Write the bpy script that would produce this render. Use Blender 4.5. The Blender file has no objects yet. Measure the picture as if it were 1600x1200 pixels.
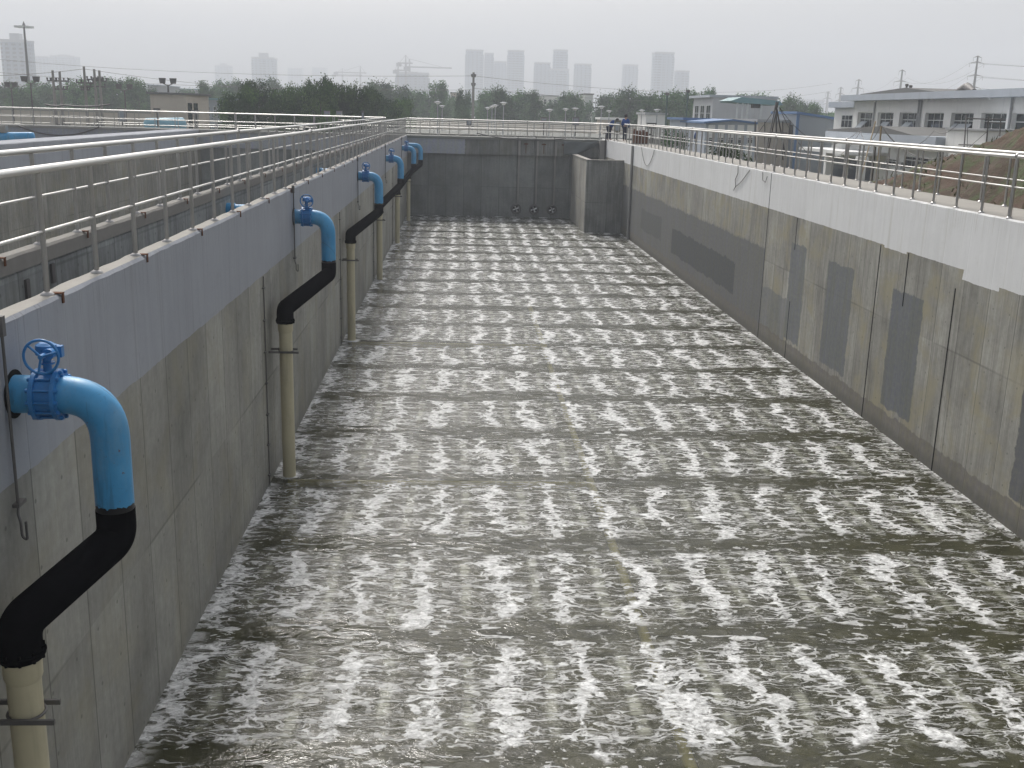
import bpy, bmesh, math, random
from mathutils import Vector, Matrix, noise as mnoise

# ---------------------------------------------------------------- camera
SC = bpy.context.scene
COL = SC.collection
F_PX, YAW, PITCH, ROLL, EYE = 1650.16, 0.05438, 0.25177, 0.02758, 1.6923
def _axes():
    cy, sy, cp, sp = math.cos(YAW), math.sin(YAW), math.cos(PITCH), math.sin(PITCH)
    f = Vector((sy*cp, cy*cp, -sp)); r = Vector((cy, -sy, 0)); u = r.cross(f)
    cr, sr = math.cos(ROLL), math.sin(ROLL)
    return cr*r+sr*u, -sr*r+cr*u, f
AR, AU, AF = _axes()
cam_data = bpy.data.cameras.new('camera'); cam = bpy.data.objects.new('camera', cam_data); COL.objects.link(cam)
M3 = Matrix((AR, AU, -AF)).transposed()
cam.matrix_world = Matrix.Translation((0, 0, EYE)) @ M3.to_4x4()
cam_data.sensor_width = 36.0; cam_data.lens = F_PX/1600*36.0
cam_data.clip_start = 0.1; cam_data.clip_end = 12000
SC.camera = cam
CP = Vector((0, 0, EYE))
def ray(px, py): return AF*F_PX + AR*(px-800) - AU*(py-600)
def onY(px, py, Y): d = ray(px, py); return CP + d*(Y/d.y)       # where the sight line crosses a plane of the world
def onX(px, py, X): d = ray(px, py); return CP + d*(X/d.x)
def onZ(px, py, Z): d = ray(px, py); return CP + d*((Z-EYE)/d.z)

# ---------------------------------------------------------------- light, world, exposure
SUN_EL, SUN_AZ = math.radians(48), math.radians(-15)      # azimuth from +Y towards +X
sdir = Vector((math.sin(SUN_AZ)*math.cos(SUN_EL), math.cos(SUN_AZ)*math.cos(SUN_EL), math.sin(SUN_EL)))
world = bpy.data.worlds.new('World'); SC.world = world; world.use_nodes = True
wn = world.node_tree; wn.nodes.clear()
sky = wn.nodes.new('ShaderNodeTexSky'); sky.sky_type = 'NISHITA'; sky.sun_disc = False
sky.sun_elevation = SUN_EL; sky.sun_rotation = SUN_AZ
sky.air_density = 1.0; sky.dust_density = 6.0; sky.ozone_density = 1.0; sky.altitude = 0
hs = wn.nodes.new('ShaderNodeHueSaturation'); hs.inputs['Saturation'].default_value = 0.35
bg = wn.nodes.new('ShaderNodeBackground'); bg.inputs['Strength'].default_value = 0.12
wo = wn.nodes.new('ShaderNodeOutputWorld')
wn.links.new(sky.outputs[0], hs.inputs['Color']); wn.links.new(hs.outputs[0], bg.inputs[0]); wn.links.new(bg.outputs[0], wo.inputs[0])
sun_d = bpy.data.lights.new('sun', 'SUN'); sun_d.energy = 1.5; sun_d.angle = math.radians(10); sun_d.color = (1, 0.965, 0.92)
sun = bpy.data.objects.new('sun', sun_d); COL.objects.link(sun)
sun.rotation_euler = sdir.to_track_quat('Z', 'Y').to_euler(); sun.location = (0, 0, 100)
SC.view_settings.view_transform = 'Standard'; SC.view_settings.look = 'None'
SC.view_settings.exposure = 0.58; SC.view_settings.gamma = 1.0; SC.view_settings.use_curve_mapping = False
SC.render.engine = 'CYCLES'
SC.cycles.max_bounces = 4; SC.cycles.volume_bounces = 1; SC.cycles.transparent_max_bounces = 8
SC.cycles.caustics_reflective = False; SC.cycles.caustics_refractive = False
SC.cycles.use_denoising = True

# ---------------------------------------------------------------- node helpers
class NT:
    def __init__(s, name):
        s.mat = bpy.data.materials.new(name); s.mat.use_nodes = True; s.t = s.mat.node_tree
        s.b = s.t.nodes['Principled BSDF']; s.out = s.t.nodes['Material Output']
    def n(s, typ, **kw):
        nd = s.t.nodes.new(typ)
        for k, v in kw.items(): setattr(nd, k, v)
        return nd
    def put(s, sock, v):
        if v is None: return
        if isinstance(v, bpy.types.NodeSocket): s.t.links.new(v, sock)
        else:
            if sock.type == 'RGBA' and isinstance(v, (tuple, list)) and len(v) == 3: v = (*v, 1)
            sock.default_value = v
    def m(s, op, a, b=None, c=None, clamp=False):
        nd = s.n('ShaderNodeMath', operation=op, use_clamp=clamp)
        s.put(nd.inputs[0], a); s.put(nd.inputs[1], b)
        if c is not None: s.put(nd.inputs[2], c)
        return nd.outputs[0]
    def pos(s):
        g = s.n('ShaderNodeNewGeometry'); sp = s.n('ShaderNodeSeparateXYZ'); s.t.links.new(g.outputs['Position'], sp.inputs[0])
        return g.outputs['Position'], sp.outputs[0], sp.outputs[1], sp.outputs[2]
    def objpos(s):
        g = s.n('ShaderNodeTexCoord'); sp = s.n('ShaderNodeSeparateXYZ'); s.t.links.new(g.outputs['Object'], sp.inputs[0])
        return g.outputs['Object'], sp.outputs[0], sp.outputs[1], sp.outputs[2]
    def comb(s, x, y, z=0.0):
        nd = s.n('ShaderNodeCombineXYZ'); s.put(nd.inputs[0], x); s.put(nd.inputs[1], y); s.put(nd.inputs[2], z); return nd.outputs[0]
    def noise(s, vec, scale=1.0, detail=3.0, rough=0.5, dist=0.0, color=False):
        nd = s.n('ShaderNodeTexNoise'); s.put(nd.inputs['Vector'], vec); s.put(nd.inputs['Scale'], scale)
        s.put(nd.inputs['Detail'], detail); s.put(nd.inputs['Roughness'], rough); s.put(nd.inputs['Distortion'], dist)
        return nd.outputs['Color' if color else 'Fac']
    def white(s, vec):
        nd = s.n('ShaderNodeTexWhiteNoise', noise_dimensions='3D'); s.put(nd.inputs['Vector'], vec); return nd.outputs['Value']
    def ss(s, x, a, b, lo=0.0, hi=1.0, kind='SMOOTHSTEP'):
        nd = s.n('ShaderNodeMapRange', interpolation_type=kind); s.put(nd.inputs[0], x); s.put(nd.inputs[1], a); s.put(nd.inputs[2], b)
        s.put(nd.inputs[3], lo); s.put(nd.inputs[4], hi); return nd.outputs[0]
    def mix(s, f, a, b, mode='MIX'):
        nd = s.n('ShaderNodeMix', data_type='RGBA', blend_type=mode); s.put(nd.inputs[0], f); s.put(nd.inputs[6], a); s.put(nd.inputs[7], b)
        return nd.outputs[2]
    def bump(s, h, strength=0.3, dist=0.02):
        nd = s.n('ShaderNodeBump'); s.put(nd.inputs['Height'], h); nd.inputs['Strength'].default_value = strength; nd.inputs['Distance'].default_value = dist
        return nd.outputs[0]
    def done(s, color=None, rough=None, metal=None, normal=None, spec=None):
        s.put(s.b.inputs['Base Color'], color); s.put(s.b.inputs['Roughness'], rough); s.put(s.b.inputs['Metallic'], metal)
        s.put(s.b.inputs['Normal'], normal); s.put(s.b.inputs['Specular IOR Level'], spec)
        return s.mat

def simple(name, col, rough=0.6, metal=0.0, var=0.15, scale=3.0, bump=0.0, dirt=0.0):
    n = NT(name); P, x, y, z = n.pos()
    f = n.noise(P, scale, 5, 0.6)
    f2 = n.noise(P, scale*7, 3, 0.6)
    k = n.m('ADD', n.m('MULTIPLY', n.m('SUBTRACT', f, 0.5), 2*var), n.m('ADD', n.m('MULTIPLY', n.m('SUBTRACT', f2, 0.5), var), 1.0))
    c = n.mix(1.0, col, n.comb(k, k, k), 'MULTIPLY')
    if dirt:
        st = n.ss(n.noise(n.comb(n.m('MULTIPLY', x, 4), n.m('MULTIPLY', y, 4), n.m('MULTIPLY', z, .5)), 1.0, 4, .6), .5, .75)
        c = n.mix(n.m('MULTIPLY', st, dirt), c, tuple(v*.4 for v in col))
    nr = n.bump(f2, bump, 0.01) if bump else None
    return n.done(c, n.ss(f, .3, .7, max(0, rough-.08), min(1, rough+.08)), metal, nr, .12 if rough > .78 else .5)

def concrete(name, axis, base=(.25, .25, .235), pw=1.22, ph=2.44, off=0.0, zoff=-0.9, paint=None, patches=(), warm=.3, coats=(), wet=0, sk=1.0):
    """board-marked concrete; axis = the horizontal world axis along the wall.
    paint = (colour, z0, [(u0,u1,dz)...]) paint above z0; patches = dark coats (u0,u1,z0,z1,amount)"""
    n = NT(name); P, x, y, z = n.pos(); u = {'x': x, 'y': y}[axis]
    uv = n.comb(u, z)
    j = n.noise(n.comb(n.m('MULTIPLY', u, .4), n.m('MULTIPLY', z, .8)), 1, 2)
    uu = n.m('DIVIDE', n.m('SUBTRACT', u, off), pw); zz = n.m('DIVIDE', n.m('SUBTRACT', z, zoff), ph)
    du = n.m('ABSOLUTE', n.m('SUBTRACT', n.m('FRACT', n.m('ADD', uu, .5)), .5)); dz = n.m('ABSOLUTE', n.m('SUBTRACT', n.m('FRACT', n.m('ADD', zz, .5)), .5))
    cell = n.comb(n.m('FLOOR', uu), n.m('FLOOR', zz), 3.3)
    tone = n.ss(n.white(cell), 0, 1, .86, 1.12, 'LINEAR')
    seamu = n.ss(du, .004, .018, 1, 0); seamz = n.m('MULTIPLY', n.ss(dz, .003, .012, 1, 0), n.ss(j, .35, .6))
    big = n.noise(uv, .55, 5, .6, .4); fine = n.noise(uv, 9, 5, .65)
    streak = n.noise(n.comb(n.m('MULTIPLY', u, 5.5), n.m('MULTIPLY', z, .55)), 1, 4, .6, .3)
    streak2 = n.noise(n.comb(n.m('MULTIPLY', u, 24), n.m('MULTIPLY', z, .5)), 1, 3, .5)
    k = n.m('MULTIPLY', tone, n.ss(big, .3, .7, .76, 1.22, 'LINEAR'))
    k = n.m('MULTIPLY', k, n.ss(streak, .3, .7, 1-.24*sk, 1+.16*sk, 'LINEAR'))
    k = n.m('MULTIPLY', k, n.ss(streak2, .3, .7, 1-.14*sk, 1+.10*sk, 'LINEAR'))
    k = n.m('MULTIPLY', k, n.ss(fine, .3, .7, .9, 1.1, 'LINEAR'))
    c = n.mix(1.0, base, n.comb(k, k, k), 'MULTIPLY')
    wm = n.m('MULTIPLY', n.ss(n.noise(uv, .9, 4, .6, .5), .45, .7), warm)
    c = n.mix(wm, c, (base[0]*1.05, base[1]*.97, base[2]*.72))
    # dark spots, scars
    vs = n.ss(n.noise(n.comb(n.m('MULTIPLY', u, 3.1), n.m('MULTIPLY', z, 1.7), 7.7), 1, 6, .7), .66, .74)
    c = n.mix(n.m('MULTIPLY', vs, .5), c, tuple(b*.45 for b in base))
    # tie holes
    tu = n.m('MULTIPLY', n.m('SUBTRACT', n.m('FRACT', n.m('DIVIDE', n.m('ADD', u, .2), .61)), .5), .61)
    tz = n.m('MULTIPLY', n.m('SUBTRACT', n.m('FRACT', n.m('DIVIDE', n.m('ADD', z, .1), .61)), .5), .61)
    td = n.m('SQRT', n.m('ADD', n.m('MULTIPLY', tu, tu), n.m('MULTIPLY', tz, tz)))
    c = n.mix(n.m('MULTIPLY', n.ss(td, .014, .026, 1, 0), .55), c, tuple(b*.35 for b in base))
    c = n.mix(n.m('MULTIPLY', seamu, .62), c, tuple(b*.3 for b in base))
    c = n.mix(n.m('MULTIPLY', seamz, .5), c, tuple(b*.4 for b in base))
    edge = n.m('MULTIPLY', n.m('SUBTRACT', n.noise(n.comb(n.m('MULTIPLY', u, 2.5), n.m('MULTIPLY', z, 2.5)), 1, 5, .65), .5), .30)
    lowf = n.m('MULTIPLY', n.m('SUBTRACT', n.noise(n.comb(n.m('MULTIPLY', u, .35), 8.0), 1, 4, .7), .5), .45)
    ue = n.m('ADD', u, edge); ze = n.m('ADD', n.m('ADD', z, edge), lowf)
    def rect(u0, u1, z0, z1, s=.02):
        a = n.m('MULTIPLY', n.ss(ue, u0-s, u0+s), n.ss(ue, u1-s, u1+s, 1, 0))
        b = n.m('MULTIPLY', n.ss(ze, z0-s, z0+s), n.ss(ze, z1-s, z1+s, 1, 0))
        return n.m('MULTIPLY', a, b)
    for (u0, u1, z0, z1, am, col) in patches:
        pc = n.mix(1.0, col, n.comb(n.ss(fine, .2, .8, .85, 1.15), n.ss(fine, .2, .8, .85, 1.15), n.ss(streak, .2, .8, .85, 1.15)), 'MULTIPLY')
        c = n.mix(n.m('MULTIPLY', rect(u0, u1, z0, z1), am), c, pc)
    rough = .85
    if wet:
        wb = n.ss(n.m('ADD', z, n.m('MULTIPLY', n.m('SUBTRACT', n.noise(n.comb(n.m('MULTIPLY', u, 2.2), 5.0), 1, 5, .7), .5), .35)), ZW+.10, ZW+.34, 1, 0)
        c = n.mix(n.m('MULTIPLY', wb, .6*wet), c, tuple(b*.35 for b in base))
    cr = n.noise(n.comb(n.m('MULTIPLY', u, .9), n.m('MULTIPLY', z, 1.3), 15.0), 1, 6, .75, 1.5)
    if paint:
        col, z0, steps = paint
        zl = z0
        for (u0, u1, dzv) in steps:
            zl = n.m('ADD', zl, n.m('MULTIPLY', n.m('MULTIPLY', n.m('GREATER_THAN', ue, u0), n.m('LESS_THAN', ue, u1)), dzv))
        e2 = n.m('MULTIPLY', n.m('SUBTRACT', n.noise(n.comb(n.m('MULTIPLY', u, 1.3), 4.0), 1, 6, .7), .5), .10)
        mk = n.m('GREATER_THAN', n.m('ADD', z, e2), zl)
        pk = n.m('MULTIPLY', n.ss(streak, .3, .75, .95, 1.04, 'LINEAR'), n.ss(big, .3, .7, .95, 1.05, 'LINEAR'))
        drip = n.m('MULTIPLY', n.ss(n.noise(n.comb(n.m('MULTIPLY', u, 3.2), n.m('MULTIPLY', z, .12), 2.0), 1, 5, .7), .53, .66), .42)
        pc = n.mix(1.0, col, n.comb(pk, pk, pk), 'MULTIPLY')
        pc = n.mix(drip, pc, (col[0]*.72, col[1]*.7, col[2]*.62))
        pc = n.mix(n.m('MULTIPLY', n.ss(du, .002, .008, 1, 0), n.m('MULTIPLY', n.ss(n.white(n.comb(n.m('FLOOR', n.m('ADD', uu, .5)), 1.0, 2.0)), .55, .6), .45)), pc, (col[0]*.6, col[1]*.55, col[2]*.45))
        pc = n.mix(n.ss(cr, .56, .74, 0, .28), pc, (col[0]*.72, col[1]*.71, col[2]*.66))
        pc = n.mix(n.m('MULTIPLY', n.ss(n.m('ABSOLUTE', n.m('SUBTRACT', cr, .47)), .0008, .003, 1, 0), .3), pc, (col[0]*.5, col[1]*.5, col[2]*.5))
        topd = n.m('MULTIPLY', n.ss(z, -.5, -.02, 0, 1), n.ss(streak2, .52, .68, 0, .45))
        pc = n.mix(topd, pc, (col[0]*.55, col[1]*.5, col[2]*.42))
        c = n.mix(mk, c, pc)
    return n.done(c, rough, 0.0, n.bump(n.m('ADD', n.m('MULTIPLY', fine, .5), n.m('SUBTRACT', n.m('MULTIPLY', big, 1.0), seamu)), .35, .012), .15)

# ---------------------------------------------------------------- mesh helpers
class MB:
    def __init__(s): s.v = []; s.f = []; s.sm = []
    def add(s, vs, fs, smooth=False):
        o = len(s.v); s.v += [tuple(v) for v in vs]; s.f += [tuple(i+o for i in f) for f in fs]; s.sm += [smooth]*len(fs); return s
    def box(s, x0, x1, y0, y1, z0, z1):
        vs = [(x, y, z) for x in (x0, x1) for y in (y0, y1) for z in (z0, z1)]
        return s.add(vs, [(0, 1, 3, 2), (4, 6, 7, 5), (0, 4, 5, 1), (2, 3, 7, 6), (0, 2, 6, 4), (1, 5, 7, 3)])
    def prism(s, pts, axis, a, b):
        """closed 2D outline extruded along an axis ('x','y','z')"""
        def w(p, t): return {'x': (t, p[0], p[1]), 'y': (p[0], t, p[1]), 'z': (p[0], p[1], t)}[axis]
        n = len(pts); vs = [w(p, a) for p in pts]+[w(p, b) for p in pts]
        return s.add(vs, [tuple(range(n))[::-1], tuple(range(n, 2*n))]+[(i, (i+1) % n, (i+1) % n+n, i+n) for i in range(n)])
    def tube(s, pts, r, seg=12, caps=True, smooth=True):
        pts = [Vector(p) for p in pts]; rs = r if isinstance(r, (list, tuple)) else [r]*len(pts)
        T = []
        for i in range(len(pts)):
            a = pts[max(0, i-1)]; b = pts[min(len(pts)-1, i+1)]; T.append((b-a).normalized())
        up = Vector((0, 0, 1)) if abs(T[0].z) < .9 else Vector((0, 1, 0))
        N = (up - T[0]*up.dot(T[0])).normalized(); vs = []; fs = []
        for i, p in enumerate(pts):
            N = (N - T[i]*N.dot(T[i])); N = N.normalized() if N.length > 1e-6 else T[i].orthogonal().normalized()
            B = T[i].cross(N)
            for k in range(seg):
                a = 2*math.pi*k/seg; vs.append(p + (N*math.cos(a)+B*math.sin(a))*rs[i])
        for i in range(len(pts)-1):
            for k in range(seg):
                k2 = (k+1) % seg; fs.append((i*seg+k, i*seg+k2, (i+1)*seg+k2, (i+1)*seg+k))
        s.add(vs, fs, smooth)
        if caps:
            n = len(pts)-1
            s.add(vs[:seg], [tuple(range(seg))[::-1]]); s.add(vs[n*seg:], [tuple(range(seg))])
        return s
    def torus(s, c, axis, R, r, seg=28, rs=8):
        c = Vector(c); ax = Vector(axis).normalized(); u = ax.orthogonal().normalized(); v = ax.cross(u); vs = []; fs = []
        for i in range(seg):
            a = 2*math.pi*i/seg; d = u*math.cos(a)+v*math.sin(a)
            for k in range(rs):
                b = 2*math.pi*k/rs; vs.append(c + d*(R+r*math.cos(b)) + ax*r*math.sin(b))
        for i in range(seg):
            for k in range(rs):
                i2, k2 = (i+1) % seg, (k+1) % rs; fs.append((i*rs+k, i2*rs+k, i2*rs+k2, i*rs+k2))
        return s.add(vs, fs, True)
    def build(s, name, mat, parent=None, loc=None):
        me = bpy.data.meshes.new(name); me.from_pydata(s.v, [], s.f); me.polygons.foreach_set('use_smooth', s.sm)
        bm = bmesh.new(); bm.from_mesh(me); bmesh.ops.recalc_face_normals(bm, faces=bm.faces); bm.to_mesh(me); bm.free()
        mats = mat if isinstance(mat, (list, tuple)) else [mat]
        for m_ in mats: me.materials.append(m_)
        o = bpy.data.objects.new(name, me); COL.objects.link(o)
        if parent: o.parent = parent
        if loc: o.location = loc
        return o
def bend(pts, R, n=8):
    """round the corners of a polyline"""
    pts = [Vector(p) for p in pts]; out = [pts[0]]
    for i in range(1, len(pts)-1):
        p = pts[i]; a = (pts[i-1]-p); b = (pts[i+1]-p); ra = min(R, a.length*.48, b.length*.48)
        A = p+a.normalized()*ra; B = p+b.normalized()*ra
        for k in range(n+1):
            t = k/n; out.append(A*(1-t)**2 + p*2*t*(1-t) + B*t*t)
    out.append(pts[-1]); return out
def tag(o, label=None, cat=None, group=None, kind=None):
    if label: o['label'] = label
    if cat: o['category'] = cat
    if group: o['group'] = group
    if kind: o['kind'] = kind
    return o
def empty(name, loc=(0, 0, 0), rz=0, label=None, cat=None, group=None):
    o = bpy.data.objects.new(name, None); COL.objects.link(o); o.location = loc; o.rotation_euler.z = rz; o.empty_display_size = .2
    return tag(o, label, cat, group)
def dup(o, parent=None):
    c = o.copy(); COL.objects.link(c)
    if parent: c.parent = parent
    for ch in [q for q in list(COL.objects) if q.parent == o]: dup(ch, c)
    return c
R = random.Random(7)

# ---------------------------------------------------------------- materials
ZW = -5.3617
VIOLET = (.33, .345, .375)
XL, XR, ZW, YF = -3.566, 10.0, -5.3617, 74.07
m_leftwall = concrete('left_wall_concrete', 'y', (.30, .297, .268), 1.05, 2.44, .2, -.9, paint=(VIOLET, -1.32, []), warm=.3, wet=.35, sk=.4)
dk = (.115, .12, .122)
m_rightwall = concrete('right_wall_concrete', 'y', (.30, .295, .265), 1.05, 2.6, .3, -.15, warm=.75, wet=1,
    paint=((.69, .695, .69), -1.09, [(18.9, 20.35, -.2), (10, 18.9, -.12), (23.1, 24.4, -.05)]),
    patches=[(34.02, 80, -9, -2.4, .92, (.15, .153, .15)), (34.02, 80, -2.42, -2.34, .3, (.15, .153, .15)), (37.6, 49.3, -4.5, -3.35, .75, (.085, .09, .092)), (52, 58, -4.3, -3.2, .5, (.10, .105, .105)),
             (29.9, 31.3, -4.75, -1.85, .85, (.16, .17, .175)), (26.1, 28.0, -4.7, -1.93, .85, (.15, .16, .165)), (21.95, 23.6, -4.72, -1.98, .88, (.14, .15, .155)),
             (31.3, 34.0, -4.9, -3.6, .7, (.17, .178, .18)), (12, 17.55, -4.8, -2.6, .85, (.11, .115, .12)), (10, 80, -9, -4.85, .8, (.17, .16, .14))])
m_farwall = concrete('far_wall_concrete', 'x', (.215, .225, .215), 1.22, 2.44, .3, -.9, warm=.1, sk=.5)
m_farbeam = concrete('far_beam_concrete', 'x', (.2, .205, .195), 2.4, 2.44, .3, .2, warm=.3, patches=[(-3.8, .37, -1.5, .1, .97, VIOLET)])
m_farbeam_v = concrete('far_beam_paint', 'x', (.2, .205, .195), 2.4, 2.44, .3, .2, warm=.1, patches=[(-90, -3, -1.5, .1, .97, VIOLET)])
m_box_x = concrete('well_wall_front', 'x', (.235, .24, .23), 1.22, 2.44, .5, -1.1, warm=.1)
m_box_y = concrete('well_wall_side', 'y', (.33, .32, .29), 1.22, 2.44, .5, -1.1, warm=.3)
m_chan = concrete('channel_wall_concrete', 'y', (.31, .325, .32), 1.15, 2.44, .7, -.3, warm=.15)
m_nbwall = concrete('basin_wall_concrete', 'y', (.235, .23, .205), 1.05, 2.44, .2, -.9, paint=(VIOLET, -1.1, []), warm=.4)
m_deck = simple('deck_concrete', (.34, .325, .295), .9, 0, .2, 1.5, .3)
m_walk = simple('weathered_deck', (.20, .205, .19), .9, 0, .2, 1.5, .3)
m_cap = simple('cap_concrete', (.25, .24, .22), .9, 0, .2, 1.5, .3)
m_conc = simple('plain_concrete', (.30, .29, .27), .9, 0, .2, 1.2, .3, dirt=.3)
m_steel = simple('stainless_steel', (.62, .61, .58), .36, .9, .04, 1.0)
m_steel_post = simple('stainless_post', (.40, .39, .375), .36, .92, .08, 2, dirt=.3)
m_rust = simple('rusty_iron', (.13, .06, .035), .85, .1, .35, 20)
m_rod = simple('dull_iron', (.13, .125, .12), .6, .4, .2, 10)

def pipe_blue():
    n = NT('pipe_blue_paint'); P, x, y, z = n.pos()
    e = n.m('MULTIPLY', n.m('SUBTRACT', n.noise(P, 14, 5, .7), .5), .09)
    mk = n.m('LESS_THAN', n.m('ADD', z, e), -1.55)
    f = n.noise(P, 3, 5, .6); g = n.noise(P, 30, 3, .6)
    c = n.mix(n.ss(f, .3, .7), (.045, .27, .52), (.07, .33, .60))
    c = n.mix(n.m('MULTIPLY', n.ss(g, .62, .74), .35), c, (.06, .14, .22))
    seam = n.m('ABSOLUTE', n.m('SUBTRACT', n.m('FRACT', n.m('MULTIPLY', n.m('ADD', z, n.m('MULTIPLY', n.m('ADD', x, y), .8)), .9)), .5))
    sm = n.ss(seam, .004, .012, 1, 0)
    c = n.mix(n.m('MULTIPLY', sm, .45), c, (.03, .11, .22))
    dust = n.m('MULTIPLY', n.ss(n.noise(n.comb(n.m('MULTIPLY', x, 3), n.m('MULTIPLY', y, 3), z), 1.5, 5, .7), .45, .7), .30)
    c = n.mix(dust, c, (.22, .33, .40))
    chip = n.ss(n.noise(P, 17, 4, .75), .66, .70)
    c = n.mix(n.m('MULTIPLY', chip, .8), c, (.12, .07, .045))
    drip = n.ss(n.noise(n.comb(n.m('MULTIPLY', x, 13), n.m('MULTIPLY', y, 13), n.m('MULTIPLY', z, 1.1)), 1, 3, .6), .58, .72)
    c = n.mix(n.m('MULTIPLY', drip, .35), c, (.03, .09, .16))
    c = n.mix(mk, c, (.006, .006, .007))
    return n.done(c, n.ss(f, .3, .7, .33, .5), 0, n.bump(n.m('ADD', n.m('MULTIPLY', g, .15), n.m('ADD', sm, n.m('MULTIPLY', mk, .3))), .3, .004))
m_blue = pipe_blue()
m_bluev = simple('valve_blue_paint', (.03, .18, .44), .35, 0, .3, 12)
m_black = simple('bitumen_black', (.005, .005, .006), .7, 0, .4, 9, .25)
m_black.node_tree.nodes['Principled BSDF'].inputs['Specular IOR Level'].default_value = .0
m_beige = simple('beige_plastic_pipe', (.50, .455, .31), .5, 0, .12, 2, 0, dirt=.45)
m_yellow = simple('yellow_pipe', (.86, .78, .30), .5, 0, .1, 2)
m_dark = simple('dark_void', (.012, .012, .012), .9)

def water_mat():
    n = NT('aerated_water'); P, x, y, z = n.pos()
    w1 = n.m('SUBTRACT', n.noise(n.comb(x, y, 1.0), .75, 3, .55), .5)
    w2 = n.m('SUBTRACT', n.noise(n.comb(x, y, 9.0), 2.6, 4, .6, .6), .5)
    w3 = n.m('SUBTRACT', n.noise(n.comb(x, y, 19.0), 1.3, 4, .6, .5), .5)
    u = n.m('ADD', n.m('DIVIDE', n.m('SUBTRACT', x, 2.80), 1.04), n.m('ADD', n.m('MULTIPLY', w1, 1.3), n.m('MULTIPLY', w2, .85)))
    v = n.m('ADD', n.m('DIVIDE', n.m('SUBTRACT', y, 19.75), 3.15), n.m('ADD', n.m('MULTIPLY', w3, .42), n.m('MULTIPLY', w1, .22)))
    d = n.m('ABSOLUTE', n.m('SUBTRACT', n.m('FRACT', n.m('ADD', u, .5)), .5))
    e = n.m('ABSOLUTE', n.m('SUBTRACT', n.m('FRACT', n.m('ADD', v, .5)), .5))
    tear = n.noise(n.comb(n.m('MULTIPLY', x, 2.1), n.m('MULTIPLY', y, 4.2), 4.0), 1, 5, .66, 1.2)
    lo = n.m('MULTIPLY', n.m('SUBTRACT', n.noise(n.comb(n.m('MULTIPLY', x, .35), n.m('MULTIPLY', y, .3), 91.0), 1, 2, .5), .48), .20)
    env = n.ss(n.m('ADD', n.m('ADD', e, lo), n.m('MULTIPLY', n.m('SUBTRACT', tear, .5), .18)), .075, .165)
    tearf = n.noise(n.comb(n.m('MULTIPLY', x, 10), n.m('MULTIPLY', y, 12), 6.0), 1, 4, .65, .8)
    wid = n.ss(n.noise(n.comb(x, n.m('MULTIPLY', y, 1.4), 33.0), 1.4, 3), .3, .7, .045, .13)
    s0 = n.m('ADD', n.m('SUBTRACT', wid, d), n.m('MULTIPLY', n.m('SUBTRACT', tear, .5), .30))
    strip = n.m('MULTIPLY', n.ss(n.m('ADD', s0, n.m('MULTIPLY', n.m('SUBTRACT', tearf, .5), .10)), -.035, .07), n.m('MULTIPLY', env, n.ss(tearf, .34, .56, .35, 1.0)))
    # lacy cell walls, long across the tank
    wa = n.noise(n.comb(x, n.m('MULTIPLY', y, 1.8), 5.0), 1.9, 2, .5, 0, True); wsp = n.n('ShaderNodeSeparateColor'); n.put(wsp.inputs[0], wa)
    wx, wy = n.m('SUBTRACT', wsp.outputs[0], .5), n.m('SUBTRACT', wsp.outputs[1], .5)
    def lace(sx, sy, seed, width, warp):
        vo = n.n('ShaderNodeTexVoronoi', feature='DISTANCE_TO_EDGE', voronoi_dimensions='2D')
        n.put(vo.inputs['Vector'], n.comb(n.m('ADD', n.m('MULTIPLY', x, sx), n.m('MULTIPLY', wx, warp)), n.m('ADD', n.m('MULTIPLY', y, sy), n.m('MULTIPLY', wy, warp*1.6)), 0.0)); n.put(vo.inputs['Scale'], 1.0)
        return vo.outputs['Distance'] if width is None else n.ss(vo.outputs['Distance'], 0.0, width, 1, 0)
    jag = n.m('MULTIPLY', n.m('SUBTRACT', tearf, .5), .07)
    dl = n.m('ADD', lace(1.25, 3.7, 3.0, None, 1.9), jag)
    lw = n.m('ADD', n.ss(tear, .40, .66, .0, .065), n.ss(d, .04, .26, .11, 0))
    l1 = n.m('MULTIPLY', n.ss(n.m('SUBTRACT', dl, lw), -.02, .04, 1, 0), n.ss(tearf, .32, .54, .55, 1.0))
    th = n.m('ADD', n.m('DIVIDE', y, .37), n.m('ADD', n.m('MULTIPLY', wy, 1.5), n.m('MULTIPLY', n.m('SUBTRACT', tear, .5), 1.0)))
    thd = n.m('ABSOLUTE', n.m('SUBTRACT', n.m('FRACT', th), .5))
    thr = n.m('MULTIPLY', n.ss(n.m('ADD', thd, jag), .02, .075, 1, 0), n.ss(tear, .36, .50, .25, 1))
    l1 = n.m('MAXIMUM', n.m('MULTIPLY', l1, .95), n.m('MULTIPLY', thr, .85))
    dl2 = n.m('ADD', lace(4.2, 12.0, 8.0, None, 4.5), n.m('MULTIPLY', jag, 1.6))
    l2 = n.m('MULTIPLY', n.ss(n.m('SUBTRACT', dl2, n.ss(tear, .42, .68, -.04, .07)), -.02, .06, 1, 0), n.ss(tear, .47, .57))
    ridge = n.noise(n.comb(n.m('MULTIPLY', x, 1.1), n.m('MULTIPLY', y, 6.5), 12.0), 1, 4, .6, 1.6)
    r1 = n.m('MULTIPLY', n.ss(n.m('ABSOLUTE', n.m('SUBTRACT', ridge, .5)), .003, .018, 1, 0), n.ss(tearf, .38, .52))
    near = n.ss(d, .06, .40, 1.0, .70)
    fil = n.m('MULTIPLY', n.m('MAXIMUM', l1, n.m('MAXIMUM', n.m('MULTIPLY', l2, .48), n.m('MULTIPLY', r1, .42))), n.m('MULTIPLY', near, n.m('ADD', n.m('MULTIPLY', env, .95), .02)))
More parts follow.
